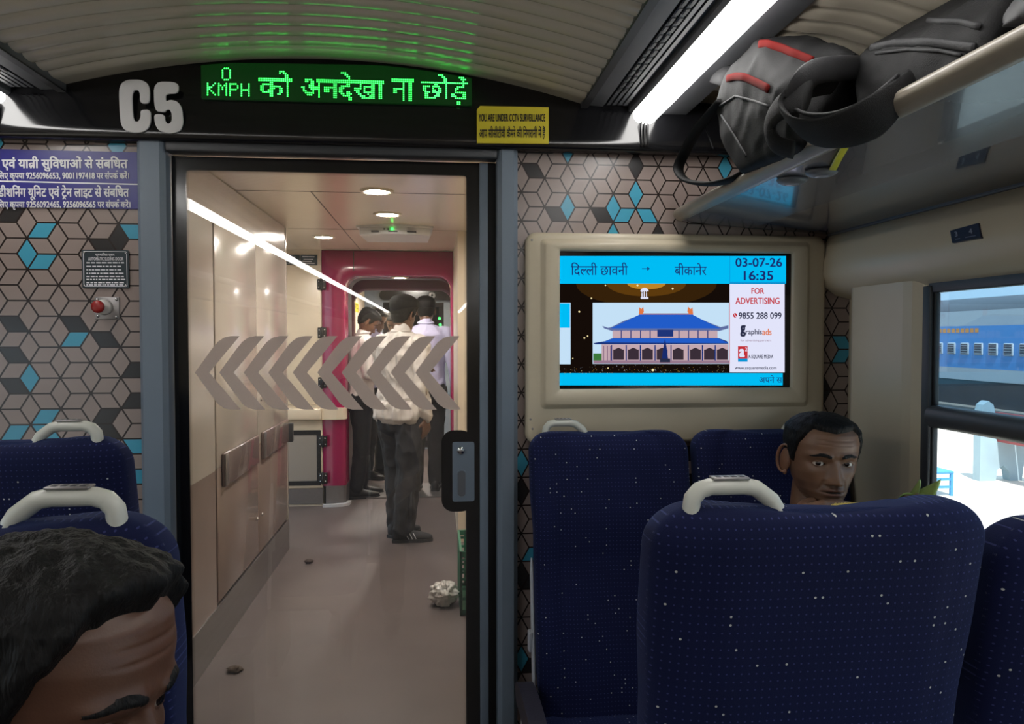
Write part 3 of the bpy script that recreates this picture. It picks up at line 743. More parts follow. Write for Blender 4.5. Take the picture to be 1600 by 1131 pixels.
tx('दिल्ली छावनी', 892, 410, 981, 431, 'navy', .004); tx('बीकानेर', 1054, 411, 1104, 430, 'navy', .004)
rc(1003, 419.3, 1013, 420.3, 'navy', 9); pg([(1011, 416.5), (1015.5, 419.8), (1011, 423), (1011.5, 419.8)], 'navy', 9)
tx('03-07-26', 1149, 403, 1222, 417, 'navy', .018); tx('16:35', 1162, 423, 1208, 438, 'navy', .018)
rc(1140, 443.5, R_-2, 582, 'white', 3)
rc(1139.3, 473, 1140.2, 568, 'red', 8)
tx('FOR', 1174, 450, 1194, 459, 'red', .02); tx('ADVERTISING', 1149, 465, 1218, 475, 'red', .02)
tx('9855 288 099', 1154, 488, 1221, 498, 'ink', .02)
pg([(1148.5+3*math.cos(a*PI/6), 492.5+3.6*math.sin(a*PI/6)) for a in range(12)], 'red', 8); pg([(1147, 490), (1148, 489.8), (1148.5, 492), (1150.5, 494.2), (1150.2, 495.2), (1148, 494)], 'white', 9)
tx('g', 1156.5, 508, 1165, 526, 'ink', .05); tx('raphis', 1165, 514, 1190.5, 525, 'ink', .015); tx('ads', 1191, 513.5, 1205.5, 523.5, 'orange', .015); tx('for advertising partners', 1157, 530, 1205, 534.5, 'mauve', 0)
rc(1153, 541, 1168, 560, 'red', 6); rc(1153, 560, 1168, 565, 'edge', 6); tx('a', 1155, 545, 1163.5, 558, 'white', .05); tx('2', 1164, 542.5, 1167.3, 548.5, 'white', .03)
tx('A-SQUARE MEDIA', 1169, 554, 1208, 561, 'ink', .02); tx('www.asquaremedia.com', 1148, 572, 1213, 578.5, 'ink', .01)
tx('अपने स', 1186, 586, 1222, 598, 'navy', .004)
o = b.build('screen_image', [pal[k] for k in keys], scr)

# ================================================================== SEATS
def seat_proto():
    """seat facing +Y, rear of the backrest near Y=0, floor at Z=0, aisle side at -X"""
    t = empty('train_seat')
    W = .222; zt = 1.195; zb = .40
    NU, NV = 72, 60
    def prof(z):
        k = (z-zb)/(zt-zb)
        yr = lerp(.06, -.075, k)                       # rear surface
        th = interp([(0, .10), (.3, .105), (.55, .095), (.72, .11), (.9, .105), (1, .10)], k)[0]
        hw = interp([(0, .205), (.25, .213), (.5, .214), (.66, .214), (.8, .221), (.92, .222), (1, .222)], k)[0]
        return yr, th, hw
    verts = []
    levels = [zb+(zt-.055-zb)*j/(NV-14) for j in range(NV-13)]+[zt-.055+.055*math.sin(PI/2*(j+1)/13) for j in range(13)]
    def P(i, j):
        z = levels[j]; yr, th, hw = prof(min(z, zt-.01)); sh = 1
        if z > zt-.055:
            q = (z-(zt-.055))/.055; rr_ = math.sqrt(max(0, 1-q*q)); hw2 = hw-.06*(1-rr_); thk = th*(.35+.65*rr_)
            cy = yr+th/2; 
        else: hw2 = hw; thk = th; cy = yr+th/2
        a = 2*PI*i/NU; c, s_ = math.cos(a), math.sin(a); e = 2/5.2
        x = hw2*math.copysign(abs(c)**e, c); y = thk/2*math.copysign(abs(s_)**(2/3.6), s_)
        u = abs(x)/hw2
        if s_ > 0:
            y += .020*sstep(.62, .95, u)*sstep(.45, .6, z)*(1-.3*sstep(1.0, 1.19, z)) - .006*sstep(.3, 0, u)
            k = (z-.872)/.006; y -= .006*math.exp(-k*k)                     # headrest seam
            k = (u-.66)/.02; y -= .005*math.exp(-k*k)*sstep(.45, .55, z)
        else:
            k = (u-.70)/.018; y += .004*math.exp(-k*k)
            y += .012*sstep(.55, 1, u)
        zz = z
        if z > zt-.12: zz = z-.012*sstep(zt-.12, zt, z)*math.exp(-(x/.09)**2)
        return (x, cy+y, zz)
    b = MB(); b.grid(P, NU, NV, 0, True, True, True, True)
    def uvf(co, me):
        return (co.x+(.31 if co.y > lerp(.06, -.075, (co.z-zb)/(zt-zb))+.05 else 0), co.z)
    b.build('backrest', navy, t, uv=uvf)
    # seat cushion
    b = MB()
    def C(i, j):
        zs = [.36, .365, .375, .40, .43, .452, .462, .465]; ins = [.02, .008, .002, 0, 0, .006, .02, .045]
        z = zs[j]; a = 2*PI*i/48; c, s_ = math.cos(a), math.sin(a); e = 2/6
        x = (.215-ins[j])*math.copysign(abs(c)**e, c); y = .32+(.225-ins[j])*math.copysign(abs(s_)**e, s_)
        return (x, y, z+.02*(y-.1)+(.012*sstep(.6, .95, abs(x)/.215) if j > 4 else 0))
    b.grid(C, 48, 8, 0, True, True, True, True); b.build('seat_cushion', navy, t, uv=lambda co, me: (co.x, co.y))
    # white plastic side trims of the shell
    for s_ in (-1, 1):
        b = MB()
        path = [(s_*.214, lerp(.06, -.075, k)+.012-.0*k, zb+k*(zt-zb)) for k in (0, .1, .2, .3, .4, .5, .56)]
        b.tube([(p[0], p[1], p[2]) for p in path], [(.006, .016)]*6+[(.003, .004)], n=10, flat=(1, 0, 0)); b.build('side_trim', trimw, t)
        b = MB(); b.rbox(s_*.222-.006, .018, .60, s_*.222+.006, .046, .655, .003); b.build('latch', trimw, t)
    b = MB(); b.rbox(-.19, .03, .30, .19, .50, .365, .012); b.build('seat_base', darkgrey, t)
    for s_ in (-1, 1):
        b = MB(); b.rbox(s_*.15-.022, .12, 0.0, s_*.15+.022, .42, .31, .008); b.build('leg', midgrey, t)
    # hand hold on the aisle side of the top
    b = MB()
    zc = zt-.012; yh = -.028
    pts = [(x-.014, z) for x, z in [(-.158, zc-.07), (-.158, zc+.006), (-.156, zc+.020), (-.147, zc+.030), (-.134, zc+.034), (-.090, zc+.034), (-.075, zc+.031), (-.055, zc+.016), (-.043, zc-.004), (-.041, zc-.06)]]
    sm = pts[:1]
    for a, c in zip(pts, pts[1:]): sm += [((a[0]+c[0])/2, (a[1]+c[1])/2), c]
    b.tube([(x, yh, z) for x, z in sm], [(.0105, .013)]*len(sm), n=14, flat=(1, 0, 0)); h = b.build('hand_hold', handlem, t)
    b = MB(); b.rbox(-.146, yh-.010, zc+.0435, -.100, yh+.010, zc+.0465, .001); b.build('number_plate', steel, h)
    b = MB()
    for k, dx in enumerate((-.138, -.128, -.118, -.108)): b.rbox(dx-.003, yh-.005, zc+.046, dx+.003, yh+.005, zc+.0470, .0004)
    b.build('raised_marks', darkgrey, h)
    # armrest on the aisle side
    b = MB()
    ap = [(.06, .60), (.10, .635), (.20, .655), (.34, .660), (.40, .652), (.425, .630), (.42, .60), (.36, .585), (.20, .59), (.10, .575)]
    b.prism(smoothpoly(ap, 3), 'x', -.268, -.226); ar = b.build('armrest', mat('armrest soft dark', srgb(34, 32, 48), .6, bump=.2), t); ar.location.z = -.085
    b = MB(); b.prism(smoothpoly([(.16, .60), (.36, .612), (.41, .60), (.415, .56), (.38, .47), (.30, .40), (.20, .42), (.15, .52)], 3), 'x', -.262, -.232); pn = b.build('side_panel', trimw, ar)
    b = MB(); b.prism(smoothpoly([(.22, .585), (.34, .59), (.375, .56), (.34, .48), (.28, .45), (.23, .50)], 3), 'x', -.2635, -.2615); b.build('panel_inset', midgrey, ar)
    return t
seat0 = seat_proto()
def flipx(root):
    """mirror a seat so the hand hold sits at +X"""
    for c in kids(root):
        c.scale.x = -1
    return root
GR = 'blue upholstered train seats'
def seat(x, y, rz, label, mirror=False, first=False, dz=0, arm=False):
    r = seat0 if first else dup(seat0)
    if mirror: flipx(r)
    if not arm:
        for c in kids(r):
            if c.name.startswith('armrest'):
                for g in kids(c): bpy.data.objects.remove(g)
                bpy.data.objects.remove(c)
    r.location = (x, y, dz); r.rotation_euler = (0, 0, rz); tag(r, label, 'seat', GR); return r
seat(.806, .945, 0, 'nearest dark blue aisle seat right of the door, its back filling the lower right corner', first=True, dz=.018, arm=True)
wn_seat = seat(1.265, .945, 0, 'dark blue window seat partly cut off at the right edge below the window', mirror=True, dz=-.012)
seat(.798, 2.09, PI, 'empty dark blue aisle seat facing the camera below the wall screen', mirror=True, dz=-.036, arm=True)
seat(1.260, 2.09, PI, 'dark blue corner seat facing the camera with the man eating corn', dz=-.036)
fl_ = seat(-.50, 1.575, 0, 'far left dark blue seat with its back under the red push button', mirror=True, dz=.033)
seat(-.198, .90, 0, 'near left dark blue seat behind the head of the foreground man', mirror=True, dz=.03)
seat(-.03, .17, 0, 'dark blue seat that carries the foreground man', mirror=True)
for st_, k_ in ((fl_, .5), (wn_seat, .78)):
    for c in kids(st_):
        if c.name.startswith(('seat_cushion', 'seat_base')): c.scale.y = k_

# ================================================================== LUGGAGE RACK
def rack(s, label):
    X = lambda x: .01+s*(x-.01)
    t = tag(empty('luggage_rack', (X(1.25), 0, 1.75)), label, 'luggage rack')
    Y0, Y1 = -6.0, D-.012
    b = MB(); p = [(1.022, 1.768), (1.016, 1.779), (1.018, 1.791), (1.028, 1.799), (1.042, 1.799), (1.055, 1.791), (1.062, 1.774), (1.05, 1.762), (1.034, 1.760)]
    P_ = smoothpoly([(X(a), z) for a, z in p], 2); b.prism(P_, 'y', Y0, Y1, 0, True); sub(b, 'front_rail', railm, t)
    b = MB(); b.prism([(X(1.035), 1.762), (X(1.255), 1.743), (X(1.255), 1.757), (X(1.06), 1.785)], 'y', Y0, Y1-.002); un = sub(b, 'light_band', rackgrey, t)
    b = MB(); b.prism([(X(1.255), 1.745), (X(1.50), 1.726), (X(1.50), 1.742), (X(1.255), 1.757)], 'y', Y0, Y1-.002); sub(b, 'underside_panel', mat('rack underside gloss', srgb(80, 80, 86), .10, var=.03, coat=.5), t)
    b = MB(); b.prism([(X(1.49), 1.723), (X(1.565), 1.720), (X(1.565), 1.76), (X(1.49), 1.745)], 'y', Y0, Y1-.002); sub(b, 'rear_rail', midgrey, t)
    if s > 0:
        b = MB(); b.prism([(X(1.035), 1.762), (X(1.255), 1.743), (X(1.565), 1.725), (X(1.565), 1.78), (X(1.06), 1.79)], 'y', Y1-.0015, Y1+.003); sub(b, 'end_cap', darkgrey, t)
    for (px, py) in ((1238, 284), (1284, 270)):
        if s < 0: break
        c = PZ(px, py, 1.752); c.z = 1.760-(c.x-1.035)*.085
        b = MB(); b.lathe([(.0001, -.010), (.018, -.010), (.024, -.008), (.030, -.004), (.033, .001)], (c.x, c.y, c.z), 'z', 28); l = sub(b, 'reading_light', midgrey, t)
        b = MB(); b.lathe([(.0001, -.0125), (.012, -.0120), (.016, -.010)], (c.x, c.y, c.z), 'z', 20); b.build('lens', mat('lens', srgb(150, 150, 158), .15), l)
    return t
rack(1, 'grey overhead luggage rack with beige front rail holding the black bags')
rack(-1, 'overhead luggage rack along the left side of the coach')

# ================================================================== VESTIBULE
VZ = 2.15
seam = mat('dark seam', (.03, .025, .022), .6)
b = MB(); b.box(-1.6, D+.055, VZ, 1.6, 6.6, VZ+.04)
for y in (3.95, 5.3): b.box(-.66, y, VZ-.001, .8, y+.008, VZ+.001, 1)
for x in (-.30,): b.box(x, 3.95, VZ-.001, x+.006, 6.55, VZ+.001, 1)
vc = mat('vestibule ceiling laminate', srgb(228, 214, 196), .22, var=.03, scale=4)
struct(b.build('ceiling_vestibule', [vc, seam]))
b = MB(); b.box(.80, D+.055, 0, .86, 5.3, VZ); b.box(.475, 5.3, 0, .86, 6.55, VZ); struct(b.build('wall_vestibule', creamlight))
# locker cabinet along the left
t = tag(empty('locker_cabinet', (-.95, 4.2, 0)), 'two tone built in locker cabinet with long grab plates left behind the glass door', 'cabinet')
LX = -.665
b = MB(); b.box(-1.5, D+.06, .82, LX-.012, 5.24, 2.145); b.box(-1.5, D+.06, 0, LX-.012, 5.24, .82, 1)
b.box(LX-.012, D+.06, .82, LX, 3.55, 2.145); b.box(LX-.012, D+.06, .20, LX, 3.55, .82, 1); b.box(LX-.012, 3.55, 1.955, LX, 5.24, 2.145)
b.rbox(LX-.03, 5.215, .2, LX+.004, 5.245, 2.145, .003)
sub(b, 'carcass', [lockm, locklow], t)
for y0_, y1_ in ((3.565, 4.36), (4.37, 5.21)):
    b = MB(); b.rbox(LX-.011, y0_, .825, LX+.003, y1_, 1.945, .002); b.rbox(LX-.011, y0_, .215, LX+.003, y1_, .825, .002, 1)
    dd = sub(b, 'door', [lockm, locklow], t)
    b = MB(); ya_, yb_ = y0_+.07, y1_-.04
    b.rbox(LX+.003, ya_, .73, LX+.022, yb_, .885, .007); b.rbox(LX+.02, ya_, .735, LX+.026, ya_+.05, .88, .003, 1); b.build('grab_plate', [mat('grab plate brown', srgb(116, 100, 96), .25, coat=.4), steel], dd)
    for z in (1.07, .42):
        b = MB(); b.lathe([(.0001, .012), (.009, .011), (.011, .003)], (LX, y0_+.07 if y0_ > 4 else y0_+.76, z), 'x', 12); b.build('lock', chrome, dd)
b = MB(); b.box(LX-.012, D+.06, 0, LX+.005, 5.25, .200); sub(b, 'kickplate', steel, t)
b = MB(); b.rbox(LX-.01, 5.235, .72, LX+.035, 5.275, .845, .005); b.rbox(LX+.0, 5.275, .74, LX+.02, 5.30, .82, .004); sub(b, 'corner_bracket', darkgrey, t)
# service cabinet facing the door, beyond the exterior doorway
t = tag(empty('service_cabinet', (-1.05, 6.62, 0)), 'cream service cabinet with black hinges beside the magenta gangway', 'cabinet')
YC = 6.565
b = MB(); b.box(-1.55, YC, .0, -.624, YC+.06, 2.15); sub(b, 'carcass', creamlight, t)
b = MB(); b.rbox(-1.5, YC-.012, .86, -.628, YC+.001, 2.02, .004); up = sub(b, 'upper_door', creamlight, t)
b = MB(); b.rbox(-1.5, YC-.09, .735, -.624, YC, .83, .012); sub(b, 'ledge', creamlight, t)
b = MB(); b.rbox(-1.5, YC-.012, .155, -.625, YC+.001, .725, .004); lo = sub(b, 'lower_door', creamlight, t)
b = MB(); frame_ring(b, rrect(-1.2, .178, -.637, .642, .006), rrect(-1.16, .215, -.672, .605, .006), YC-.02, YC-.011); b.build('mesh_frame', blackmat, lo)
b = MB(); b.box(-1.17, YC-.0135, .21, -.665, YC-.0125, .61); b.build('mesh_panel', mat('mesh panel', srgb(168, 160, 152), .5, .3, var=.2, scale=400), lo)
for z, pr in ((1.861, up), (1.458, up), (1.042, up), (.549, lo), (.238, lo)):
    b = MB(); b.rbox(-.655, YC-.03, z-.045, -.585, YC-.011, z+.045, .005); b.lathe([(.009, -.05), (.009, .05)], (-.62, YC-.034, z), 'z', 10)
    for dx in (-.02, .02):
        for dz in (-.025, .025): b.lathe([(.0001, -.006), (.006, -.005), (.007, 0)], (-.62+dx, YC-.03, z+dz), 'y', 8, 1)
    b.build('hinge', [blackmat, chrome], pr)
b = MB(); b.box(-1.5, YC-.014, .02, -.624, YC+.01, .15); sub(b, 'kickplate', steel, t)
# dark notice plate above the cabinet
t = tag(empty('notice_plate', (-.85, 6.585, 2.06)), 'dark plate with small white print high on the cream cabinet', 'sign')
b = MB(); b.box(-.965, 6.54, 2.025, -.80, 6.566, 2.105); b.box(-.79, 6.54, 2.02, -.655, 6.566, 2.105); sub(b, 'plate', mat('teal plate', srgb(30, 46, 54), .35), t)
b = MB()
for k, y in enumerate((2.088, 2.068, 2.05, 2.034)): b.box(-.775+.01*(k % 2), 6.5385, y-.003, -.675-.012*(k % 3), 6.54, y+.003); b.box(-.955, 6.5385, y-.002, -.83-.02*(k % 2), 6.54, y+.002)
sub(b, 'printed_lines', white, t)

# magenta gangway portal
def arch(x0, x1, z1, r, n=8, zb=0):
    p = [(x0, zb)]
    p += [(x0+r-r*math.cos(PI/2*i/n), z1-r+r*math.sin(PI/2*i/n)) for i in range(n+1)]
    p += [(x1-r+r*math.sin(PI/2*i/n), z1-r+r*math.cos(PI/2*i/n)) for i in range(n+1)]
    return p+[(x1, zb)]
t = tag(empty('gangway_portal', (0, 6.6, 0)), 'magenta portal framing the gangway to the next coach', 'gangway')
A_ = lambda x0, x1, z1, r, zb: arch(x0, x1, z1, r, 8, zb)
def archgrid(mb, L, m=0):
    P_ = [[(p[0], q[5], p[1]) for p in A_(*q[:5])] for q in L]
    mb.grid(lambda i, j: P_[j][i], len(P_[0]), len(P_), m); return mb
zs_ = .17
b = MB()
archgrid(b, [(-.62, .80, 2.145, .002, zs_, 6.60), (-.62, .80, 2.145, .002, zs_, 6.552), (-.47, .49, 1.975, .09, zs_, 6.552), (-.452, .472, 1.957, .10, zs_, 6.556), (-.440, .460, 1.945, .11, zs_, 6.566), (-.434, .454, 1.938, .11, zs_, 6.582), (-.432, .452, 1.936, .11, zs_, 6.75), (-.432, .452, 1.936, .11, zs_, 6.80)])
sub(b, 'portal_frame', magenta, t)
b = MB()
for x in (-.36, .47): b = MB(); b.box(x, 6.5495, 1.98, x+.006, 6.5525, 2.14); sub(b, 'panel_joint', seam, t)
b = MB()
for sgn, xe in ((-1, -.432), (1, .452)):
    pr = [(-.60, 6.552), (-.49, 6.552), (-.455, 6.56), (-.436, 6.585), (-.43, 6.64), (-.43, 6.80), (-.46, 6.80), (-.60, 6.6)]
    if sgn > 0: pr = [(.02-(x), y) for x, y in pr]
    b = MB(); b.prism(pr, 'z', .02, .17); sub(b, 'kickplate', steel, t)
b = MB()
for sgn in (-1, 1):
    pr = [(-.62, 6.50), (-.50, 6.50), (-.44, 6.52), (-.405, 6.56), (-.40, 6.66), (-.44, 6.66), (-.46, 6.58), (-.52, 6.545), (-.62, 6.54)]
    if sgn > 0: pr = [(.02-x, y) for x, y in pr]
    b = MB(); b.prism(pr, 'z', 0, .022); sub(b, 'base_lip', trimw, t)
b = MB()
pr = [(-.622, 6.50), (-.50, 6.50), (-.45, 6.515), (-.425, 6.55), (-.425, 6.62), (-.47, 6.62), (-.622, 6.58)]; b.prism(pr, 'z', .735, .83); sub(b, 'ledge', creamlight, t)
# folding bellows ribs and the second portal
b = MB(); L_ = []
for k in range(7):
    y = 6.80+.09*k; L_ += [(-.46, .48, 1.96, .12, 0, y), (-.50, .52, 2.0, .12, 0, y+.03), (-.50, .52, 2.0, .12, 0, y+.06)]
archgrid(b, L_); t2 = tag(empty('gangway_bellows', (0, 7.1, 0)), 'grey folding bellows tunnel of the gangway behind the magenta portal', 'gangway'); sub(b, 'folds', mat('bellows grey', srgb(150, 148, 150), .6), t2)
t3 = tag(empty('inner_portal', (0, 7.44, 0)), 'dark inner frame at the far end of the gangway', 'gangway')
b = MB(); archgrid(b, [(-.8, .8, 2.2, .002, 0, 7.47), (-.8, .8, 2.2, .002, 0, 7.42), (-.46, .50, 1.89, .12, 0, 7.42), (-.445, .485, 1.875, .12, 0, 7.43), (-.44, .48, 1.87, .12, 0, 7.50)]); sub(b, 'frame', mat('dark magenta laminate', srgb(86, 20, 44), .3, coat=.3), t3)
b = MB(); b.box(-.44, 6.80, 0, .46, 7.44, .012); b.build('footplate', steel, t2).matrix_parent_inverse = inv(t2)
# second vestibule and its end partition
b = MB(); b.box(-.62, 7.5, 0, -.56, 9.85, 2.2); struct(b.build('wall_beyond_left', creamlight))
b = MB(); b.box(.62, 7.5, 0, .68, 9.85, 2.2); struct(b.build('wall_beyond_right', creamlight))
b = MB(); b.box(-.7, 7.5, 2.12, .7, 9.85, 2.16); struct(b.build('ceiling_beyond', vc))
b = MB(); frame_ring(b, [(-.56, 0), (.62, 0), (.62, 2.12), (-.56, 2.12)], [(-.33, .02), (.43, .02), (.43, 1.86), (-.33, 1.86)], 9.8, 9.86); struct(b.build('wall_beyond_end', greypost))
b = MB(); frame_ring(b, [(-.33, .02), (.43, .02), (.43, 1.86), (-.33, 1.86)], [(-.27, .1), (.37, .1), (.37, 1.80), (-.27, 1.80)], 9.80, 9.84); struct(b.build('door_2', blackgloss)); 
b = MB(); b.box(-.9, 11.8, 0, .9, 11.85, 2.2); struct(b.build('wall_far_coach', mat('dim far coach', srgb(90, 92, 96), .6)))
t = tag(empty('camera_housing', (.29, 9.75, 1.94)), 'long black rounded housing over the far door with a white dome camera', 'security camera')
b = MB(); b.prism(rrect(-.37, 1.885, .60, 2.005, .055), 'y', 9.70, 9.80); sub(b, 'housing', blackgloss, t)
b = MB(); b.lathe([(.0001, -.055), (.02, -.052), (.034, -.04), (.04, -.02), (.042, 0)], (.283, 9.70, 1.945), 'y', 20); dm = sub(b, 'dome', trimw, t)
b = MB(); b.lathe([(.0001, -.062), (.012, -.06), (.016, -.05)], (.283, 9.70, 1.945), 'y', 14); b.build('lens', blackgloss, dm)
t = tag(empty('warning_sticker', (-.558, 8.6, 1.75)), 'small yellow sticker on the cream wall beyond the gangway', 'sign')
b = MB(); b.box(-.561, 8.15, 1.705, -.5585, 9.0, 1.805); sub(b, 'sticker', MATS['yellow sticker'], t)
b = MB()
for z in (1.785, 1.745): b.box(-.5575, 8.22, z-.004, -.5565, 8.93, z+.004)
b.box(-.5575, 8.3, 1.764, -.5565, 8.8, 1.768); sub(b, 'printed_lines', seam, t)
# green indicator lights by the far door
for k, (x, z) in enumerate(((.375, 1.66), (.385, 1.58))):
    t = tag(empty('indicator_light', (x, 9.79, z)), ['small green indicator light by the far door, upper of two', 'small green indicator light by the far door, lower of two'][k], 'light', 'indicator lights by the far door')
    b = MB(); b.lathe([(.0001, -.012), (.014, -.01), (.018, 0)], (x, 9.80, z), 'y', 12); sub(b, 'lens', green, t)
    b = MB(); b.lathe([(.018, -.004), (.024, -.004), (.024, 0)], (x, 9.80, z), 'y', 12); sub(b, 'ring', blackmat, t)
# downlights
DL = [((.033, 3.90), VZ, 'round recessed ceiling light nearest the glass door'), ((.042, 4.62), VZ, 'round recessed ceiling light just before the grey ceiling unit'), ((-.482, 5.70), VZ, 'round recessed ceiling light over the cream cabinet'),
      ((.02, 6.66), 1.934, 'small flat ceiling light under the magenta portal'), ((.05, 8.4), 2.12, 'ceiling light in the vestibule beyond the gangway')]
for (x, y), z, lb in DL:
    t = tag(empty('downlight', (x, y, z)), lb, 'ceiling light', 'vestibule ceiling lights')
    r = .14 if y > 8 else .062 if z > 2 else .055
    b = MB(); b.lathe([(r+.022, 0), (r+.020, -.006), (r+.004, -.010), (r, -.004)], (x, y, z), 'z', 28); sub(b, 'trim_ring', creamlight, t)
    b = MB(); b.lathe([(.0001, -.007), (r*.7, -.0065), (r, -.004)], (x, y, z), 'z', 28); sub(b, 'lens', downm, t)
# ceiling unit with green light
t = tag(empty('air_unit', (.06, 5.25, VZ)), 'grey white ceiling unit with dark slots and a green light', 'air conditioner')
def lens(x0, x1, y0, bow, y1, n=16): return [(lerp(x0, x1, i/n), y0-bow*math.sin(PI*i/n)) for i in range(n+1)]+[(x1-.02, y1), (x0+.02, y1)]
b = MB(); b.prism(lens(-.17, .29, 5.12, .07, 5.5), 'z', VZ-.06, VZ-.012); b.prism(lens(-.19, .31, 5.10, .07, 5.52), 'z', VZ-.012, VZ); sub(b, 'body', mat('unit grey', srgb(206, 206, 206), .4), t)
b = MB()
for x, w_ in ((-.09, .05), (.02, .06), (.14, .06)): b = MB(); b.box(x, 5.045, VZ-.048, x+w_, 5.09, VZ-.040); sub(b, 'slot', blackmat, t)
b = MB(); b.ell((.045, 5.045, VZ-.03), (.008, .008, .008)); sub(b, 'status_light', green, t)
b = MB()
for x in (-.005, .02): b = MB(); b.ell((x, 5.047, VZ-.03), (.007, .007, .006)); sub(b, 'button', darkgrey, t)
# green crate, plastic bag, scraps on the floor
gcr = mat('green crate plastic', srgb(20, 120, 88), .4)
t = tag(empty('crate', (.6, 4.1, 0)), 'green plastic lattice crate on the floor at the right behind the door', 'crate')
b = MB(); X0, X1, Y0, Y1, H = .442, .78, 3.88, 4.33, .33
b.box(X0, Y0, 0, X1, Y1, .012)
for z in (.0, .30): 
    b.box(X0, Y0, z, X1, Y0+.012, z+.03); b.box(X0, Y1-.012, z, X1, Y1, z+.03); b.box(X0, Y0, z, X0+.012, Y1, z+.03); b.box(X1-.012, Y0, z, X1, Y1, z+.03)
sub(b, 'rims', gcr, t)
b = MB()
def lat(p, q, horizontal):
    n = 9
    for i in range(n+1):
        t_ = i/n; x, y = lerp(p[0], q[0], t_), lerp(p[1], q[1], t_); b.rbox(x-.006, y-.006, .01, x+.006, y+.006, .32, .002)
    for k in range(1, 6):
        z = .03+.05*k
        if horizontal: b.box(p[0], p[1]-.003, z, q[0], p[1]+.003, z+.014)
        else: b.box(p[0]-.003, p[1], z, p[0]+.003, q[1], z+.014)
lat((X0+.006, Y0+.006), (X1-.006, Y0+.006), True); lat((X0+.006, Y1-.006), (X1-.006, Y1-.006), True); lat((X0+.006, Y0+.006), (X0+.006, Y1-.006), False); lat((X1-.006, Y0+.006), (X1-.006, Y1-.006), False)
sub(b, 'lattice_sides', gcr, t)
plastic = mat('thin white plastic', srgb(225, 222, 220), .3, bump=.5, bscale=60)
b = MB()
def bagp(i, j):
    a = 2*PI*i/64; e = -PI/2+PI*j/36; d = Vector((math.cos(e)*math.cos(a), math.cos(e)*math.sin(a), math.sin(e)))
    n1 = noise.noise(d*2.3+Vector((3, 1, 2))); n2 = abs(noise.noise(d*6+Vector((1, 7, 2)))); n3 = abs(noise.noise(d*13))
    r = 1+.25*n1-.35*n2-.14*n3
    return (.362+.085*r*d.x, 4.06+.08*r*d.y, max(.002, .058+.068*r*d.z))
b.grid(bagp, 64, 37, 0, True); o = b.build('plastic_bag', plastic); tag(o, 'crumpled white plastic bag on the floor against the green crate', 'bag')
for (px, py), rx, ry, lb in (((367, 1049), .030, .022, 'brown crumpled scrap on the floor near the glass door'), ((483, 879.5), .026, .016, 'dark scrap on the floor beside the locker end')):
    p = PZ(px, py, 0); b = MB()
    def dp(i, j):
        a = 2*PI*i/24; e = -PI/2+PI*j/12; d = Vector((math.cos(e)*math.cos(a), math.cos(e)*math.sin(a), math.sin(e))); r = 1+.5*noise.noise(d*2+Vector((px, 0, 0)))+.3*noise.noise(d*5)
        return (p.x+rx*r*d.x, p.y+ry*r*d.y, max(.0005, .011+.013*r*d.z))
    b.grid(dp, 24, 13, 0, True); o = b.build('paper_scrap', mat('scrap', srgb(96, 84, 76), .8, var=.3)); tag(o, lb, 'litter')

# ================================================================== OUTSIDE THE WINDOW
b = MB(); b.box(1.95, -30, -.9, 13.5, 60, -.42); struct(b.build('platform', mat('platform concrete', srgb(205, 200, 190), .7, var=.08, scale=1.5)))
b = MB(); b.box(-60, -60, -1.7, 120, 160, -1.35); struct(b.build('ground', mat('track ballast', srgb(130, 122, 112), .9, var=.25, scale=2)))
b = MB()
for x in (14.6, 16.3, 17.2, 18.9): b.box(x, -40, -1.35, x+.07, 90, -1.2)
struct(b.build('track_rails', steel))
t = tag(empty('passenger_coach', (19, 20, -1.2)), 'blue and grey passenger coach standing on the far track', 'train')
blueb = mat('coach blue', srgb(70, 140, 205), .4); greyb = mat('coach grey', srgb(176, 182, 188), .5)
TX = 18.0
b = MB(); b.box(TX, -12, .40, TX+2.9, 62, 1.8); b.box(TX, -12, .0, TX+2.9, 62, .40, 1); b.box(TX, -12, 1.8, TX+2.9, 62, 2.30, 1); sub(b, 'body', [blueb, greyb], t)
b = MB(); b.strip([(TX, 2.30), (TX+.05, 2.5), (TX+.4, 2.72), (TX+1.45, 2.82), (TX+2.5, 2.72), (TX+2.9, 2.3)], 'y', -12, 62); sub(b, 'roof', mat('coach roof', srgb(92, 98, 106), .6), t)
b = MB(); b.box(TX+.1, -12, -.85, TX+2.8, 62, 0)
sub(b, 'underframe', mat('coach underframe', srgb(66, 68, 72), .8, var=.2, scale=2), t)
darkwin = mat('coach window glass', srgb(58, 66, 80), .15)
k = 0; y = 16.0
while y < 34:
    b = MB(); b.rbox(TX-.04, y, .84, TX+.02, y+.40, 1.24, .03); f = sub(b, 'window', greyb, t)
    b = MB(); b.box(TX-.045, y+.04, .88, TX-.03, y+.36, 1.20)
    b.build('pane', darkwin, f)
    b = MB()
    for q in range(4): b.box(TX-.055, y+.04, .90+.08*q, TX-.045, y+.36, .915+.08*q)
    b.build('bars', greyb, f); y += .66
b = MB(); orange = mat('coach orange print', srgb(230, 150, 60), .5); y = 21.0; rr = random.Random(2)
ya_ = PX(1469, 520, TX).y; yb_ = PX(1529, 520, TX).y
y = yb_
while y < ya_:
    b.box(TX-.01, y, 1.58, TX-.002, y+.16, 1.72); y += .23
sub(b, 'lettering', orange, t)
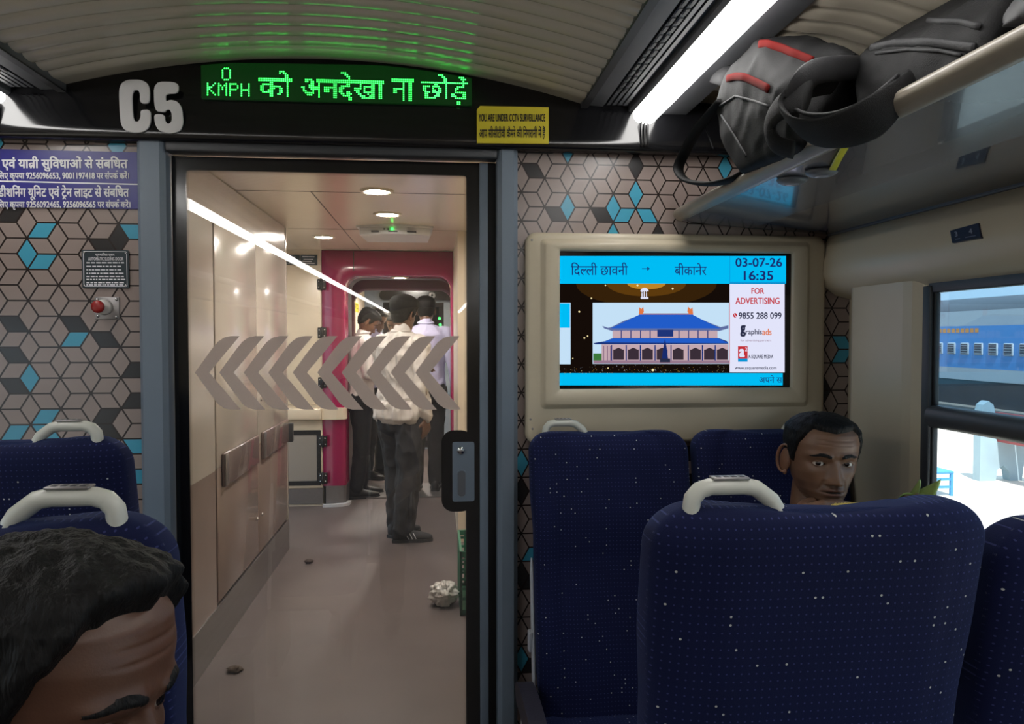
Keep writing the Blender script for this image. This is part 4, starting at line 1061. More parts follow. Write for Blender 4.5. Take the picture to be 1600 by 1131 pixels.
# bench
benchm = mat('bench concrete blue grey', srgb(150, 172, 182), .7, var=.08, scale=6); redm = mat('bench red paint', srgb(150, 70, 70), .6)
t = tag(empty('platform_bench', (7.5, 8.6, -.42)), 'concrete bench with dark red planks on the sunlit platform', 'bench')
for y in (9.12, 7.3):
    b = MB(); pr = [(7.24, -.42), (7.24, .45), (7.27, .56), (7.34, .61), (7.41, .56), (7.44, .44), (7.46, .10), (7.92, .06), (7.95, -.02), (7.86, -.12), (7.82, -.42), (7.66, -.42), (7.64, -.30), (7.56, -.22), (7.48, -.28), (7.46, -.42)]
    b.prism(pr, 'y', y, y+.13); sub(b, 'support', benchm, t)
b = MB(); b.rbox(7.47, 7.1, .085, 7.70, 9.25, .125, .008); sub(b, 'seat_plank', redm, t); b = MB(); b.rbox(7.72, 7.1, .075, 7.93, 9.25, .115, .008); sub(b, 'seat_plank', redm, t)
b = MB(); b.rbox(7.44, 7.1, .28, 7.475, 9.25, .47, .008); sub(b, 'back_plank', redm, t)
t = tag(empty('platform_stool', (6.1, 8.4, -.42)), 'low bright blue metal frame standing on the platform near the bench', 'stool')
bluef = mat('blue metal frame', srgb(70, 140, 190), .5)
b = MB(); b.rbox(5.85, 8.3, -.16, 6.3, 8.7, -.13, .006); sub(b, 'top', bluef, t)
for x, y in ((5.87, 8.32), (6.28, 8.32), (5.87, 8.68), (6.28, 8.68)):
    b = MB(); b.box(x-.015, y-.015, -.42, x+.015, y+.015, -.15); sub(b, 'leg', bluef, t)
b = MB()
for z in (-.24, -.33): b.box(5.87, 8.31, z, 6.28, 8.33, z+.03)
sub(b, 'crossbars', bluef, t)

# ================================================================== PEOPLE
from mathutils.bvhtree import BVHTree
def colmat(name, rough=.5, bump=.2, bscale=300, sss=0):
    m = bpy.data.materials.new(name); m.use_nodes = True; n = m.node_tree; N = n.nodes; L = n.links
    b = N['Principled BSDF']; b.inputs['Roughness'].default_value = rough
    if sss: b.inputs['Subsurface Weight'].default_value = sss; b.inputs['Subsurface Radius'].default_value = (.012, .005, .003); b.inputs['Subsurface Scale'].default_value = .5
    a = N.new('ShaderNodeVertexColor'); a.layer_name = 'Col'
    tc = N.new('ShaderNodeTexCoord'); nz = N.new('ShaderNodeTexNoise'); nz.inputs['Scale'].default_value = 60; nz.inputs['Detail'].default_value = 5; L.new(tc.outputs['Object'], nz.inputs['Vector'])
    mr = N.new('ShaderNodeMapRange'); mr.inputs['To Min'].default_value = .82; mr.inputs['To Max'].default_value = 1.15; L.new(nz.outputs['Fac'], mr.inputs['Value'])
    mx = N.new('ShaderNodeMixRGB'); mx.blend_type = 'MULTIPLY'; mx.inputs[0].default_value = 1; L.new(a.outputs[0], mx.inputs[1]); L.new(mr.outputs[0], mx.inputs[2]); L.new(mx.outputs[0], b.inputs['Base Color'])
    n2 = N.new('ShaderNodeTexNoise'); n2.inputs['Scale'].default_value = bscale; L.new(tc.outputs['Object'], n2.inputs['Vector'])
    bp = N.new('ShaderNodeBump'); bp.inputs['Strength'].default_value = bump; bp.inputs['Distance'].default_value = .001; L.new(n2.outputs['Fac'], bp.inputs['Height']); L.new(bp.outputs[0], b.inputs['Normal'])
    MATS[name] = m; return m
skinm = colmat('skin', .45, .15, 500, .12)
hairm = mat('black hair', (.0035, .003, .003), .62, spec=.25, bump=.8, bscale=260, var=.2, stretch=(1, 1, .25))
greyhair = mat('greying hair', (.03, .028, .027), .6, bump=.8, bscale=260, var=.3)
eyew = mat('eye white', srgb(205, 195, 185), .15, var=.02); iris = mat('dark iris', (.018, .009, .005), .1)
HEADP = [(-.118, .012, .066, -.030), (-.113, .026, .078, -.020), (-.105, .036, .084, -.005), (-.092, .046, .087, .015), (-.075, .054, .087, .040), (-.05, .062, .087, .064), (-.025, .0675, .0865, .082), (0, .0705, .088, .094),
         (.025, .0735, .0905, .099), (.05, .0752, .0915, .100), (.075, .0725, .087, .094), (.093, .063, .074, .080), (.106, .047, .054, .059), (.114, .028, .031, .035), (.118, .004, .004, .005)]
def G(v, c, s_): return math.exp(-((v-c)/s_)**2)
def headgeo(NU=96, NV=80, ear=1.0, look=0.0, lid=1.0):
    def P(i, j):
        t = j/(NV-1); z = -.118+.236*(t if t < .85 else .85+.15*math.sin(PI/2*(t-.85)/.15))
        w_, f, bk = interp(HEADP, z)
        u = i/NU; a = PI/2+2*PI*u+.55*math.sin(2*PI*u)*-1          # denser towards the face
        c, s_ = math.cos(a), math.sin(a); n_ = 2.25
        x = w_*math.copysign(abs(c)**(2/n_), c); y = (f if s_ > 0 else bk)*math.copysign(abs(s_)**(2/n_), s_)
        if s_ > 0:
            k = sstep(.0, .35, s_); ax = abs(x)
            d = 0
            if z < .012: 
                q = sstep(.014, -.042, z); d += (.004+.019*q)*math.exp(-(ax/(.0075+.0055*q))**2)*sstep(-.056, -.047, z)
            else: d += .004*math.exp(-(ax/.008)**2)*sstep(.04, .012, z)
            d += .0085*G(ax, .0125, .0062)*G(z, -.0445, .0075)+.004*G(ax, 0, .012)*G(z, -.040, .007)
            d += .0058*G(z, .021+.10*(ax-.03)*(.1), .0085)*sstep(.004, .016, ax)*sstep(.064, .046, ax)
            d -= .0035*G(ax, 0, .006)*G(z, .014, .008)
            d -= .0095*G(ax, .030, .017)*G(z, .001, .0115)
            d -= .003*G(ax, .012, .006)*G(z, .002, .010)
            d += .0050*G(ax, .047, .016)*G(z, -.022, .014)
            d -= .0045*G(ax, .049, .014)*G(z, -.062, .018)
            wl = math.exp(-(ax/.0215)**4)
            d += .0068*G(z, -.0655, .0062)*wl*(1-.25*G(ax, 0, .003))+.0066*G(z, -.0785, .0060)*math.exp(-(ax/.018)**4)
            d -= .0050*G(z, -.0720-.0012*(ax/.02), .0021)*math.exp(-(ax/.0235)**4)
            d += .003*G(ax, .0, .030)*G(z, -.070, .022)
            d -= .0016*G(ax, 0, .0035)*G(z, -.057, .005)
            d -= .0030*G(ax-.022-.30*(-.045-z), 0, .004)*sstep(-.075, -.062, z)*sstep(-.036, -.045, z)
            d -= .0030*G(z, -.0895, .0055)*G(ax, 0, .02)
            d += .0065*G(ax, 0, .018)*G(z, -.104, .009)
            d -= .0012*G(z, .052, .0025)*sstep(.05, .02, ax)+.0012*G(z, .064, .0025)*sstep(.05, .02, ax)
            y += d*k
            # lids around the eyeballs
            ex, ez, r_ = .0315, .0008, .0128
            dx, dz = ax-ex, z-ez; rr_ = math.hypot(dx, dz)
            ye = .0665
            if rr_ < .0155 and s_ > 0:
                sph = ye+math.sqrt(max(0, r_*r_-min(rr_, r_)**2))
                hw = .0142; q = max(0, 1-(dx/hw)**2)
                up, lo = (.0050*lid)*q**.75, -.0044*q**.8
                if lo < dz < up: y = ye+math.sqrt(max(0, .0095**2-min(rr_, .0095)**2))-.002
                else: y = max(y, sph*sstep(.0155, .0125, rr_)+y*(1-sstep(.0155, .0125, rr_)))
                e1 = abs(dz-up)
                if dz > up and e1 < .003: y += .0008*(1-e1/.003)
                y -= .0012*G(dz, up+.0050, .0013)*q
        return Vector((x, y, z))
    mb = MB(); mb.grid(P, NU, NV, 0, True, True, True, True)
    # ears
    for s_ in (-1, 1):
        c = Vector((s_*.0735, -.012, -.008)); e = 1.0*ear
        A = Matrix.Rotation(s_*.42, 3, 'Z') @ Matrix.Rotation(-.12, 3, 'X')
        mb.ell(c+Vector((s_*.004, 0, -.002)), (.0055, .0145*e, .027*e), 0, 14, 10, A)
        rim = [c+A @ Vector((s_*(.006+.004*math.sin(PI*k/14)), .013*e*math.cos(-.6+k*.36)*(-1 if False else 1), .030*e*math.sin(-.6+k*.36)+.002)) for k in range(15)]
        rim = [c+A @ Vector((s_*(.007+.003*math.sin(PI*k/16)), -.017*e*math.cos(PI*.92-k*PI*1.5/16)*1.0+.0, .031*e*math.sin(PI*.92-k*PI*1.5/16)+.002)) for k in range(17)]
        mb.tube(rim, [.0028+.0012*math.sin(PI*k/16) for k in range(17)], 0, 8)
        mb.ell(c+A @ Vector((s_*.004, .004, -.028*e)), (.0045, .007, .009), 0, 10, 8)
        mb.ell(c+A @ Vector((s_*.004, .013, -.004)), (.005, .005, .008), 0, 10, 8)
    return mb, P
def headcol(p, skin, stubble=.5, moustache=0.0, lipc=(.45, .32, .32)):
    x, y, z = p; ax = abs(x); r, g, b_ = skin
    if y > .02:
        lip = max(G(z, -.0665, .0045)*math.exp(-(ax/.021)**6), G(z, -.078, .0050)*math.exp(-(ax/.018)**6))
        st = stubble*sstep(-.045, -.06, z)*(1-.9*min(1, lip*1.2))*sstep(-.01, .03, y)
        mo = moustache*G(z, -.0575, .006)*math.exp(-(ax/.024)**4)
        k = 1-.50*st-.75*mo-.22*G(ax, .03, .018)*G(z, -.006, .012)
        r, g, b_ = r*k, g*k, b_*k
        q = min(1, lip)*.8; r, g, b_ = lerp(r, skin[0]*lipc[0]*1.4, q), lerp(g, skin[1]*lipc[1]*1.5, q), lerp(b_, skin[2]*lipc[2]*1.9, q)
    if ax > .07 and -.05 < z < .04: r *= 1.08
    return (r, g, b_, 1)
def capsule(mb, p0, r0, p1, r1, n=14, k=4):
    p0, p1 = Vector(p0), Vector(p1); d = p1-p0; Ln = d.length
    if Ln < 1e-6: mb.ell(p0, (r0, r0, r0)); return
    t = d/Ln; u = t.orthogonal().normalized(); v = t.cross(u); R_ = []
    for q in range(k): a = -PI/2+PI/2*q/k; R_.append((p0+t*(r0*math.sin(a)), max(r0*math.cos(a), 1e-4)))
    R_ += [(p0, r0), (p1, r1)]
    for q in range(1, k+1): a = PI/2*q/k; R_.append((p1+t*(r1*math.sin(a)), max(r1*math.cos(a), 1e-4)))
    mb.grid(lambda i, j: R_[j][0]+(u*math.cos(2*PI*i/n)+v*math.sin(2*PI*i/n))*R_[j][1], n, len(R_), 0, True, True, True, True)
def chain(mb, pts, rs):
    for a, c, r0, r1 in zip(pts, pts[1:], rs, rs[1:]): capsule(mb, a, r0, c, r1)
def loft(mb, rings, n=28, e=2.4):
    """rings: (centre, half width, half depth, across, forward)"""
    def P(i, j):
        c, a_, d_, ux, uy = rings[j]; t = 2*PI*i/n; cc, ss = math.cos(t), math.sin(t)
        return Vector(c)+Vector(ux)*(a_*math.copysign(abs(cc)**(2/e), cc))+Vector(uy)*(d_*math.copysign(abs(ss)**(2/e), ss))
    mb.grid(P, n, len(rings), 0, True, True, True, True)
def fuse(mb, voxel, smooth=6, wrinkle=None):
    me = mb.mesh('tmp'); o = bpy.data.objects.new('tmp', me); col.objects.link(o)
    r = o.modifiers.new('r', 'REMESH'); r.mode = 'VOXEL'; r.voxel_size = voxel; r.use_smooth_shade = True
    s_ = o.modifiers.new('s', 'SMOOTH'); s_.factor = .5; s_.iterations = smooth
    dg = bpy.context.evaluated_depsgraph_get(); dg.update()
    m2 = bpy.data.meshes.new_from_object(o.evaluated_get(dg)); bpy.data.objects.remove(o); bpy.data.meshes.remove(me)
    if wrinkle:
        amp, sc_, st = wrinkle
        vs = [v.co.copy() for v in m2.vertices]; ns = [v.normal.copy() for v in m2.vertices]
        for v, c, n_ in zip(m2.vertices, vs, ns):
            q = Vector((c.x*st[0], c.y*st[1], c.z*st[2]))*sc_
            k = noise.noise(q)+.5*noise.noise(q*2.3+Vector((5, 1, 2))); k = 1-abs(k)*2.2
            v.co = c+n_*(amp*k)
    return m2
def frommesh(mb, me, M=None):
    M = M or Matrix.Identity(4)
    return mb.add([M @ v.co for v in me.vertices], [list(p.vertices) for p in me.polygons], 0, True)
def colored(mb, name, m, parent, colf, start=0):
    o = mb.build(name, m, parent); me = o.data
    ca = me.color_attributes.new('Col', 'FLOAT_COLOR', 'POINT')
    for i, v in enumerate(me.vertices): ca.data[i].color = colf(i, v.co)
    return o
def hand(mb, wrist, fwd, nrm, side=1, curls=(.5, .55, .6, .7), spread=.06, k=1.0, thumb=.6, thumb_in=.5):
    """fwd: wrist to knuckles; nrm: out of the back of the hand; side +1: thumb towards fwd x nrm"""
    f = Vector(fwd).normalized(); n_ = Vector(nrm); n_ = (n_-f*f.dot(n_)).normalized(); s_ = f.cross(n_).normalized()*side
    w0 = Vector(wrist)
    for t in (-.75, -.25, .25, .75):
        capsule(mb, w0+s_*(t*.022*k), .013*k, w0+f*(.078*k)+s_*(t*.040*k), .0115*k)
    lens_ = ((.040, .026, .021), (.045, .029, .022), (.041, .027, .021), (.032, .021, .018)); offs = (.030, .010, -.011, -.030); back = (.082, .086, .082, .074)
    for q in range(4):
        p = w0+f*(back[q]*k)+s_*(offs[q]*k); d0 = (f+s_*(spread*(1.5-q))).normalized(); ang = 0
        for g in range(3):
            ang += curls[q]*(1.0, 1.15, .8)[g]; d = d0*math.cos(ang)-n_*math.sin(ang)
            r0 = (.0092, .0084, .0076)[g]*k*(.9 if q == 3 else 1); p2 = p+d*(lens_[q][g]*k); capsule(mb, p, r0, p2, r0*.92, 10, 3); p = p2
    p = w0+f*(.022*k)+s_*(.026*k); d = (f*.62+s_*.75-n_*thumb_in*.5).normalized()
    for g, (ln, r0) in enumerate(((.040, .0125), (.032, .0105), (.026, .0092))):
        p2 = p+d*(ln*k); capsule(mb, p, r0*k, p2, r0*.9*k, 10, 3); p = p2; d = (d+f*(thumb*.5)-n_*(thumb*.35)).normalized()
def hairgeo(P, NU, NV, line, thick, seed=0, rough=.0025):
    """cap of hair over the head surface; line(p) is positive where hair grows"""
    mb = MB()
    def Q(i, j):
        p = P(i, j); m_ = sstep(-.006, .008, line(p)); c = Vector((0, -.005, .02)); d = (p-c).normalized()
        nz = noise.noise(Vector((p.x*70+seed, p.y*70, p.z*38)))+.6*noise.noise(Vector((p.x*160, p.y*160+seed, p.z*80)))
        return p+d*(m_*(thick(p)+rough*nz)-(1-m_)*.004)
    mb.grid(Q, NU, NV, 0, True, True, True, True); return mb
def brows(bvh, M, name, parent, mb_out=None, zb=.0196, thick=.0066, tilt=.10):
    obs = []
    for s_ in (-1, 1):
        mb = MB(); n = 18
        def P(i, j):
            t = i/(n-1); x = lerp(.011, .053, t); zc = zb+.004*math.sin(PI*min(1, t*1.1))+tilt*(x-.012)*(1 if t < .6 else .4); hw = thick*(1-.75*t**2.2)*(.75+.25*sstep(0, .15, t))
            z = zc+hw*(j/4*2-1)
            h = bvh.ray_cast(Vector((s_*x, .3, z)), Vector((0, -1, 0)))[0]; y = h.y if h else .08
            return M @ Vector((s_*x, y+.0016*(1-abs(j/4*2-1)**2)-.0004+.0006*noise.noise(Vector((x*900, z*300, s_))), z))
        mb.grid(P, n, 5); obs.append(mb.build(name, hairm, parent))
    return obs
def person_head(M, skin, parent, bodymb, cols, NU=96, NV=80, hair=None, stubble=.4, moustache=0, look=(0, 0), eyes=True, ear=1.0, lid=1.0, hm=None, seed=0, rough=.0025):
    """adds the head surface to the body mesh builder; hair, brows and eyes become children of parent"""
    hb, P = headgeo(NU, NV, ear, lid=lid)
    me = hb.mesh('tmp'); bv = BVHTree.FromPolygons([v.co for v in me.vertices], [list(p.vertices) for p in me.polygons]); bpy.data.meshes.remove(me)
    base = list(hb.v)
    o = bodymb.add([M @ Vector(v) for v in base], hb.f, 0, True)
    for v in base: cols.append(headcol(v, skin, stubble, moustache))
    line, thick = hair
    h = hairgeo(P, NU, NV, line, thick, seed, rough); h.v = [tuple(M @ Vector(v)) for v in h.v]; h.build('hair', hm or hairm, parent).matrix_parent_inverse = inv(parent)
    if eyes:
        [setattr(q, 'matrix_parent_inverse', inv(parent)) for q in brows(bv, M, 'eyebrow', parent)]
        for s_ in (-1, 1):
            c = Vector((s_*.0315, .0665, .0008)); r_ = .0120; mb = MB()
            mb.ell(c, (r_, r_, r_), 0, 24, 16)
            d = Vector((look[0], 1, look[1])).normalized(); u = d.orthogonal().normalized(); v = d.cross(u)
            for rad, dep, mi in ((.0058, .0004, 1), (.0026, .0007, 2)):
                h_ = math.sqrt(r_*r_-rad*rad)
                ring = [c+d*(h_+.00025+dep*.5)+u*(rad*math.cos(2*PI*q/18))+v*(rad*math.sin(2*PI*q/18)) for q in range(18)]
                mb.add([c+d*(r_+dep)]+ring, [(0, q+1, (q+1) % 18+1) for q in range(18)], mi, True)
            mb.v = [tuple(M @ Vector(p)) for p in mb.v]
            mb.build('eye', [eyew, iris, blackgloss], parent).matrix_parent_inverse = inv(parent)
def line_std(front=.078, temple=.072, side=-.012, nape=-.06, rec=0.0):
    def f(p):
        x, y, z = p; a = math.atan2(abs(x), y)          # 0 at the front, pi at the back
        z0 = interp([(0, front-.004), (.30, front), (.62, temple+rec), (.95, .052), (1.12, .022), (1.28, side), (1.45, side+.004), (1.62, .022), (1.80, .012), (2.1, -.035), (2.6, nape), (3.2, nape)], a)[0]
        return z-z0
    return f

def figure(name, label, pos, H, th, skin, shirt, pants, shoe, hair, arms, head_pitch=0, head_yaw=0, feet=((-.10, .02), (.10, -.02)), lean=0, hm=None, voxel=.011, toe=(0, 0), shoe_trim=False, tuck=True, wr=.006, girth=1.0, loose=1.0):
    """standing figure facing world +Y turned clockwise by th; arms: for each side (elbow, wrist, finger direction, back-of-hand) in body space"""
    k = H/1.75; t = tag(empty(name, (pos[0], pos[1], 0)), label, 'person')
    R_ = Matrix.Translation((pos[0], pos[1], 0)) @ Matrix.Rotation(-th, 4, 'Z') @ Matrix.Scale(k, 4)
    W = lambda p: R_ @ Vector(p); X3 = R_.to_3x3().normalized() if False else (Matrix.Rotation(-th, 3, 'Z'))
    ux, uy = X3 @ Vector((1, 0, 0)), X3 @ Vector((0, 1, 0))
    ly = lambda z: lean*max(0, z-.95)
    TOR = [(.86, .145, .105, -.01), (.93, .165, .118, -.012), (1.02, .155, .108, 0), (1.12, .152, .104, .008), (1.22, .168, .112, .008), (1.32, .182, .115, 0), (1.40, .180, .104, -.008), (1.455, .130, .075, -.012), (1.49, .07, .06, -.012)]
    def torso(mb, g, z0=0, z1=9):
        loft(mb, [(W((0, q[3]+ly(q[0]), q[0])), (q[1]+g)*k*girth, (q[2]+g)*k*girth, ux, uy) for q in TOR if z0 <= q[0] <= z1])
    sh = {s_: Vector((s_*.178*girth, -.012+ly(1.41), 1.412)) for s_ in (-1, 1)}
    HC = Vector((0, .025+ly(1.6), 1.62))
    b = MB(); torso(b, -.006)
    capsule(b, W((0, -.012+ly(1.47), 1.46)), .058*k, W(HC+Vector((0, -.03, -.07))), .052*k)
    hips = {s_: Vector((s_*.092, -.005, .90)) for s_ in (-1, 1)}; kn = {}; an = {}
    for s_, ft in zip((-1, 1), feet):
        an[s_] = Vector((ft[0], ft[1]-.02, .085)); kn[s_] = (hips[s_]+an[s_])/2+Vector((0, .025, .03))
        chain(b, [W(hips[s_]), W(kn[s_]), W(an[s_])], [.082*k, .054*k, .040*k])
        el, wr_, fd, bh = arms[s_]
        chain(b, [W(sh[s_]), W(el), W(wr_)], [.050*k, .038*k, .027*k])
        hand(b, W(wr_), X3 @ Vector(fd), X3 @ Vector(bh), s_*(1), k=k, curls=(.35, .4, .45, .5))
    me = fuse(b, voxel*.75, 4); mb = MB(); frommesh(mb, me); cols = [(*skin, 1)]*len(mb.v); bpy.data.meshes.remove(me)
    HM = R_ @ Matrix.Translation(HC) @ Matrix.Rotation(-head_yaw, 4, 'Z') @ Matrix.Rotation(-head_pitch, 4, 'X')
    person_head(HM, skin, t, mb, cols, 72, 56, hair, .3, hm=hm, seed=H*10)
    colored(mb, 'body', skinm, t, lambda i, c: cols[i]).matrix_parent_inverse = inv(t)
    # shirt
    b = MB(); torso(b, .012, .90 if tuck else .80); 
    if not tuck: loft(b, [(W((0, -.012, .885)), .205*k, .155*k, ux, uy), (W((0, -.012, .93)), .212*k, .160*k, ux, uy), (W((0, -.012, 1.0)), .20*k, .15*k, ux, uy)])
    for s_ in (-1, 1):
        el, wr_, fd, bh = arms[s_]; wv = Vector(wr_); e2 = Vector(el)+(wv-Vector(el))*.92
        chain(b, [W(sh[s_]+Vector((-s_*.03, 0, .01))), W(sh[s_]), W(el), W(e2)], [.058*k, .064*k, .052*k, .041*k])
    capsule(b, W((0, -.014+ly(1.48), 1.475)), .066*k, W((0, -.010+ly(1.5), 1.505)), .062*k)
    def pull(me, name, m, start):
        m_ = MB(); frommesh(m_, me); o = m_.build(name, m, t); o.matrix_parent_inverse = inv(t); bpy.data.meshes.remove(me); return o
    so = pull(fuse(b, voxel, 3, (wr, 11, (1, 1, .55))), 'shirt', shirt, 0)
    b = MB(); b.tube([W((.066*math.cos(a), -.010+ly(1.51)+.062*math.sin(a), 1.515+.006*math.sin(a*1))) for a in [2*PI*q/20 for q in range(20)]], [(.006*k, .017*k)]*20, 0, 8, True)
    b.build('collar', shirt, so)
    # trousers
    b = MB(); loft(b, [(W((0, -.01, z)), a*k, d*k, ux, uy) for z, a, d in ((.80, .15, .115), (.86, .172, .125), (.93, .178, .128), (.985 if tuck else .95, .166, .117))])
    for s_ in (-1, 1): chain(b, [W(hips[s_]), W(kn[s_]), W(an[s_]+Vector((0, .0, .02)))], [.098*k*loose, .074*k*loose, .062*k*loose])
    pull(fuse(b, voxel, 3, (wr, 10, (1, 1, .6))), 'trousers', pants, 0)
    for s_, tr in zip((-1, 1), toe):
        a = an[s_]; fd = Vector((math.sin(tr), math.cos(tr), 0)); sd = Vector((fd.y, -fd.x, 0)); z0 = .004
        b = MB()
        def sp(i, j):
            q = j/13; y = lerp(-.075, .205, q); wd = interp([(0, .026), (.12, .036), (.4, .038), (.7, .050), (.88, .043), (1, .016)], q)[0]; ht = interp([(0, .085), (.15, .098), (.35, .092), (.6, .062), (.85, .046), (1, .03)], q)[0]
            u = 2*PI*i/18; c, s2 = math.cos(u), math.sin(u); z = ht*(.5+.5*s2) if s2 > 0 else ht*(.5+.5*max(s2, -1)); 
            return W(Vector((a.x, a.y, 0))+fd*y+sd*(wd*math.copysign(abs(c)**.7, c))+Vector((0, 0, max(z0, z+.012))))
        b.grid(sp, 18, 14, 0, True, True, True, True); s_o = b.build('shoe', shoe, t); s_o.matrix_parent_inverse = inv(t)
        b = MB()
        def so_(i, j):
            q = j/13; y = lerp(-.08, .210, q); wd = interp([(0, .028), (.12, .040), (.4, .041), (.7, .053), (.88, .046), (1, .018)], q)[0]
            r_ = [(-wd, .0), (-wd, .022), (wd, .022), (wd, .0)][i]; return W(Vector((a.x, a.y, 0))+fd*y+sd*r_[0]+Vector((0, 0, r_[1])))
        b.grid(so_, 4, 14, 0, True, False, True, True); b.build('sole', mat('shoe sole', srgb(40, 40, 44), .6), s_o).matrix_parent_inverse = Matrix.Identity(4)
        if shoe_trim:
            for sd_s in (1, -1):
                b = MB()
                for q in (0, 1, 2):
                    y = .035+.026*q; pts = [Vector((a.x, a.y, 0))+fd*(y-.02*v)+sd*(sd_s*(.0425-.006*v+(.004 if q else 0)))+Vector((0, 0, .028+.042*v)) for v in (0, .5, 1)]
                    b.tube([W(p) for p in pts], .0038*k, 0, 6)
                b.build('side_stripes', white, s_o).matrix_parent_inverse = Matrix.Identity(4)
            b = MB()
            for q in range(4): y = .055+.018*q; b.tube([W(Vector((a.x, a.y, .092-.012*q))+fd*y+sd*x) for x in (-.022, 0, .022)], .0028*k, 0, 6)
            for s2 in (-1, 1): b.tube([W(Vector((a.x, a.y, .092))+fd*.055+sd*(s2*v*.03)+Vector((0, 0, .03*math.sin(v*2.6)))) for v in (0, .4, .8, 1.2)], .002*k, 0, 6)
            b.build('laces', mat('laces grey', srgb(120, 120, 124), .7), s_o).matrix_parent_inverse = Matrix.Identity(4)
    return t
brown = (.155, .075, .042); dbrown = (.11, .052, .030)
whites = mat('white shirt cotton', srgb(214, 208, 204), .8, var=.05, scale=9, bump=.1); lav = mat('pale lavender shirt cotton', srgb(186, 184, 214), .8, var=.04, bump=.1)
jeans = mat('washed black denim', srgb(52, 52, 56), .85, var=.35, scale=6, bump=.2); blackt = mat('black trousers', srgb(24, 24, 28), .8, var=.2); shoeb = mat('black shoe', srgb(26, 26, 30), .45, var=.1); shoeg = mat('dark grey sneaker knit', srgb(52, 54, 60), .75, var=.1)
std = (line_std(), lambda p: .010+.010*sstep(.03, .10, p[2]))
thickh = (line_std(.066, .06), lambda p: .014+.022*sstep(.02, .10, p[2]))
down = lambda s_: (Vector((s_*.235, -.02, 1.13)), Vector((s_*.25, .05, .89)), (s_*.05, .12, -1), (s_*1, -.1, 0))
fore = lambda s_: (Vector((s_*.225, .03, 1.15)), Vector((s_*.10, .24, 1.22)), (-s_*.3, 1, .25), (s_*.6, .1, .8))
figure('person', 'man in white shirt, washed black jeans and striped sneakers standing nearest behind the glass door', (.085, 5.42), 1.70, math.radians(42), brown, whites, jeans, shoeg, thickh,
       {-1: fore(-1), 1: (Vector((.235, -.05, 1.13)), Vector((.215, .02, .885)), (0, .1, -1), (1, -.1, 0))}, head_yaw=math.radians(-5), head_pitch=math.radians(8), feet=((-.085, .06), (.06, -.03)), toe=(.1, .75), shoe_trim=True, tuck=False, voxel=.009, wr=.015, girth=1.12, loose=1.15)
figure('person', 'tall man in pale lavender shirt and dark trousers seen from behind under the gangway', (.235, 7.12), 1.80, math.radians(2), dbrown, lav, blackt, shoeb, std,
       {-1: fore(-1), 1: (Vector((.245, -.03, 1.14)), Vector((.265, .03, .90)), (0, .1, -1), (1, -.1, 0))}, feet=((-.09, 0), (.08, 0)))
figure('person', 'man in white shirt and black trousers looking down at the left of the gangway', (-.345, 6.92), 1.68, math.radians(75), brown, whites, blackt, shoeb, std,
       {-1: fore(-1), 1: fore(1)}, head_pitch=math.radians(36), lean=.07, feet=((-.09, .04), (.09, -.03)))
figure('person', 'grey haired man directly behind the man in white at the left of the gangway', (-.285, 7.85), 1.72, math.radians(120), brown, lav, blackt, shoeb, std,
       {-1: fore(-1), 1: fore(1)}, head_pitch=math.radians(25), hm=greyhair)
figure('person', 'dark haired man with bowed head farthest back in the gangway, half hidden by others', (-.13, 8.55), 1.70, math.radians(190), dbrown, mat('dark maroon shirt', srgb(60, 34, 36), .8), blackt, shoeb, std,
       {-1: fore(-1), 1: down(1)}, head_pitch=math.radians(30))

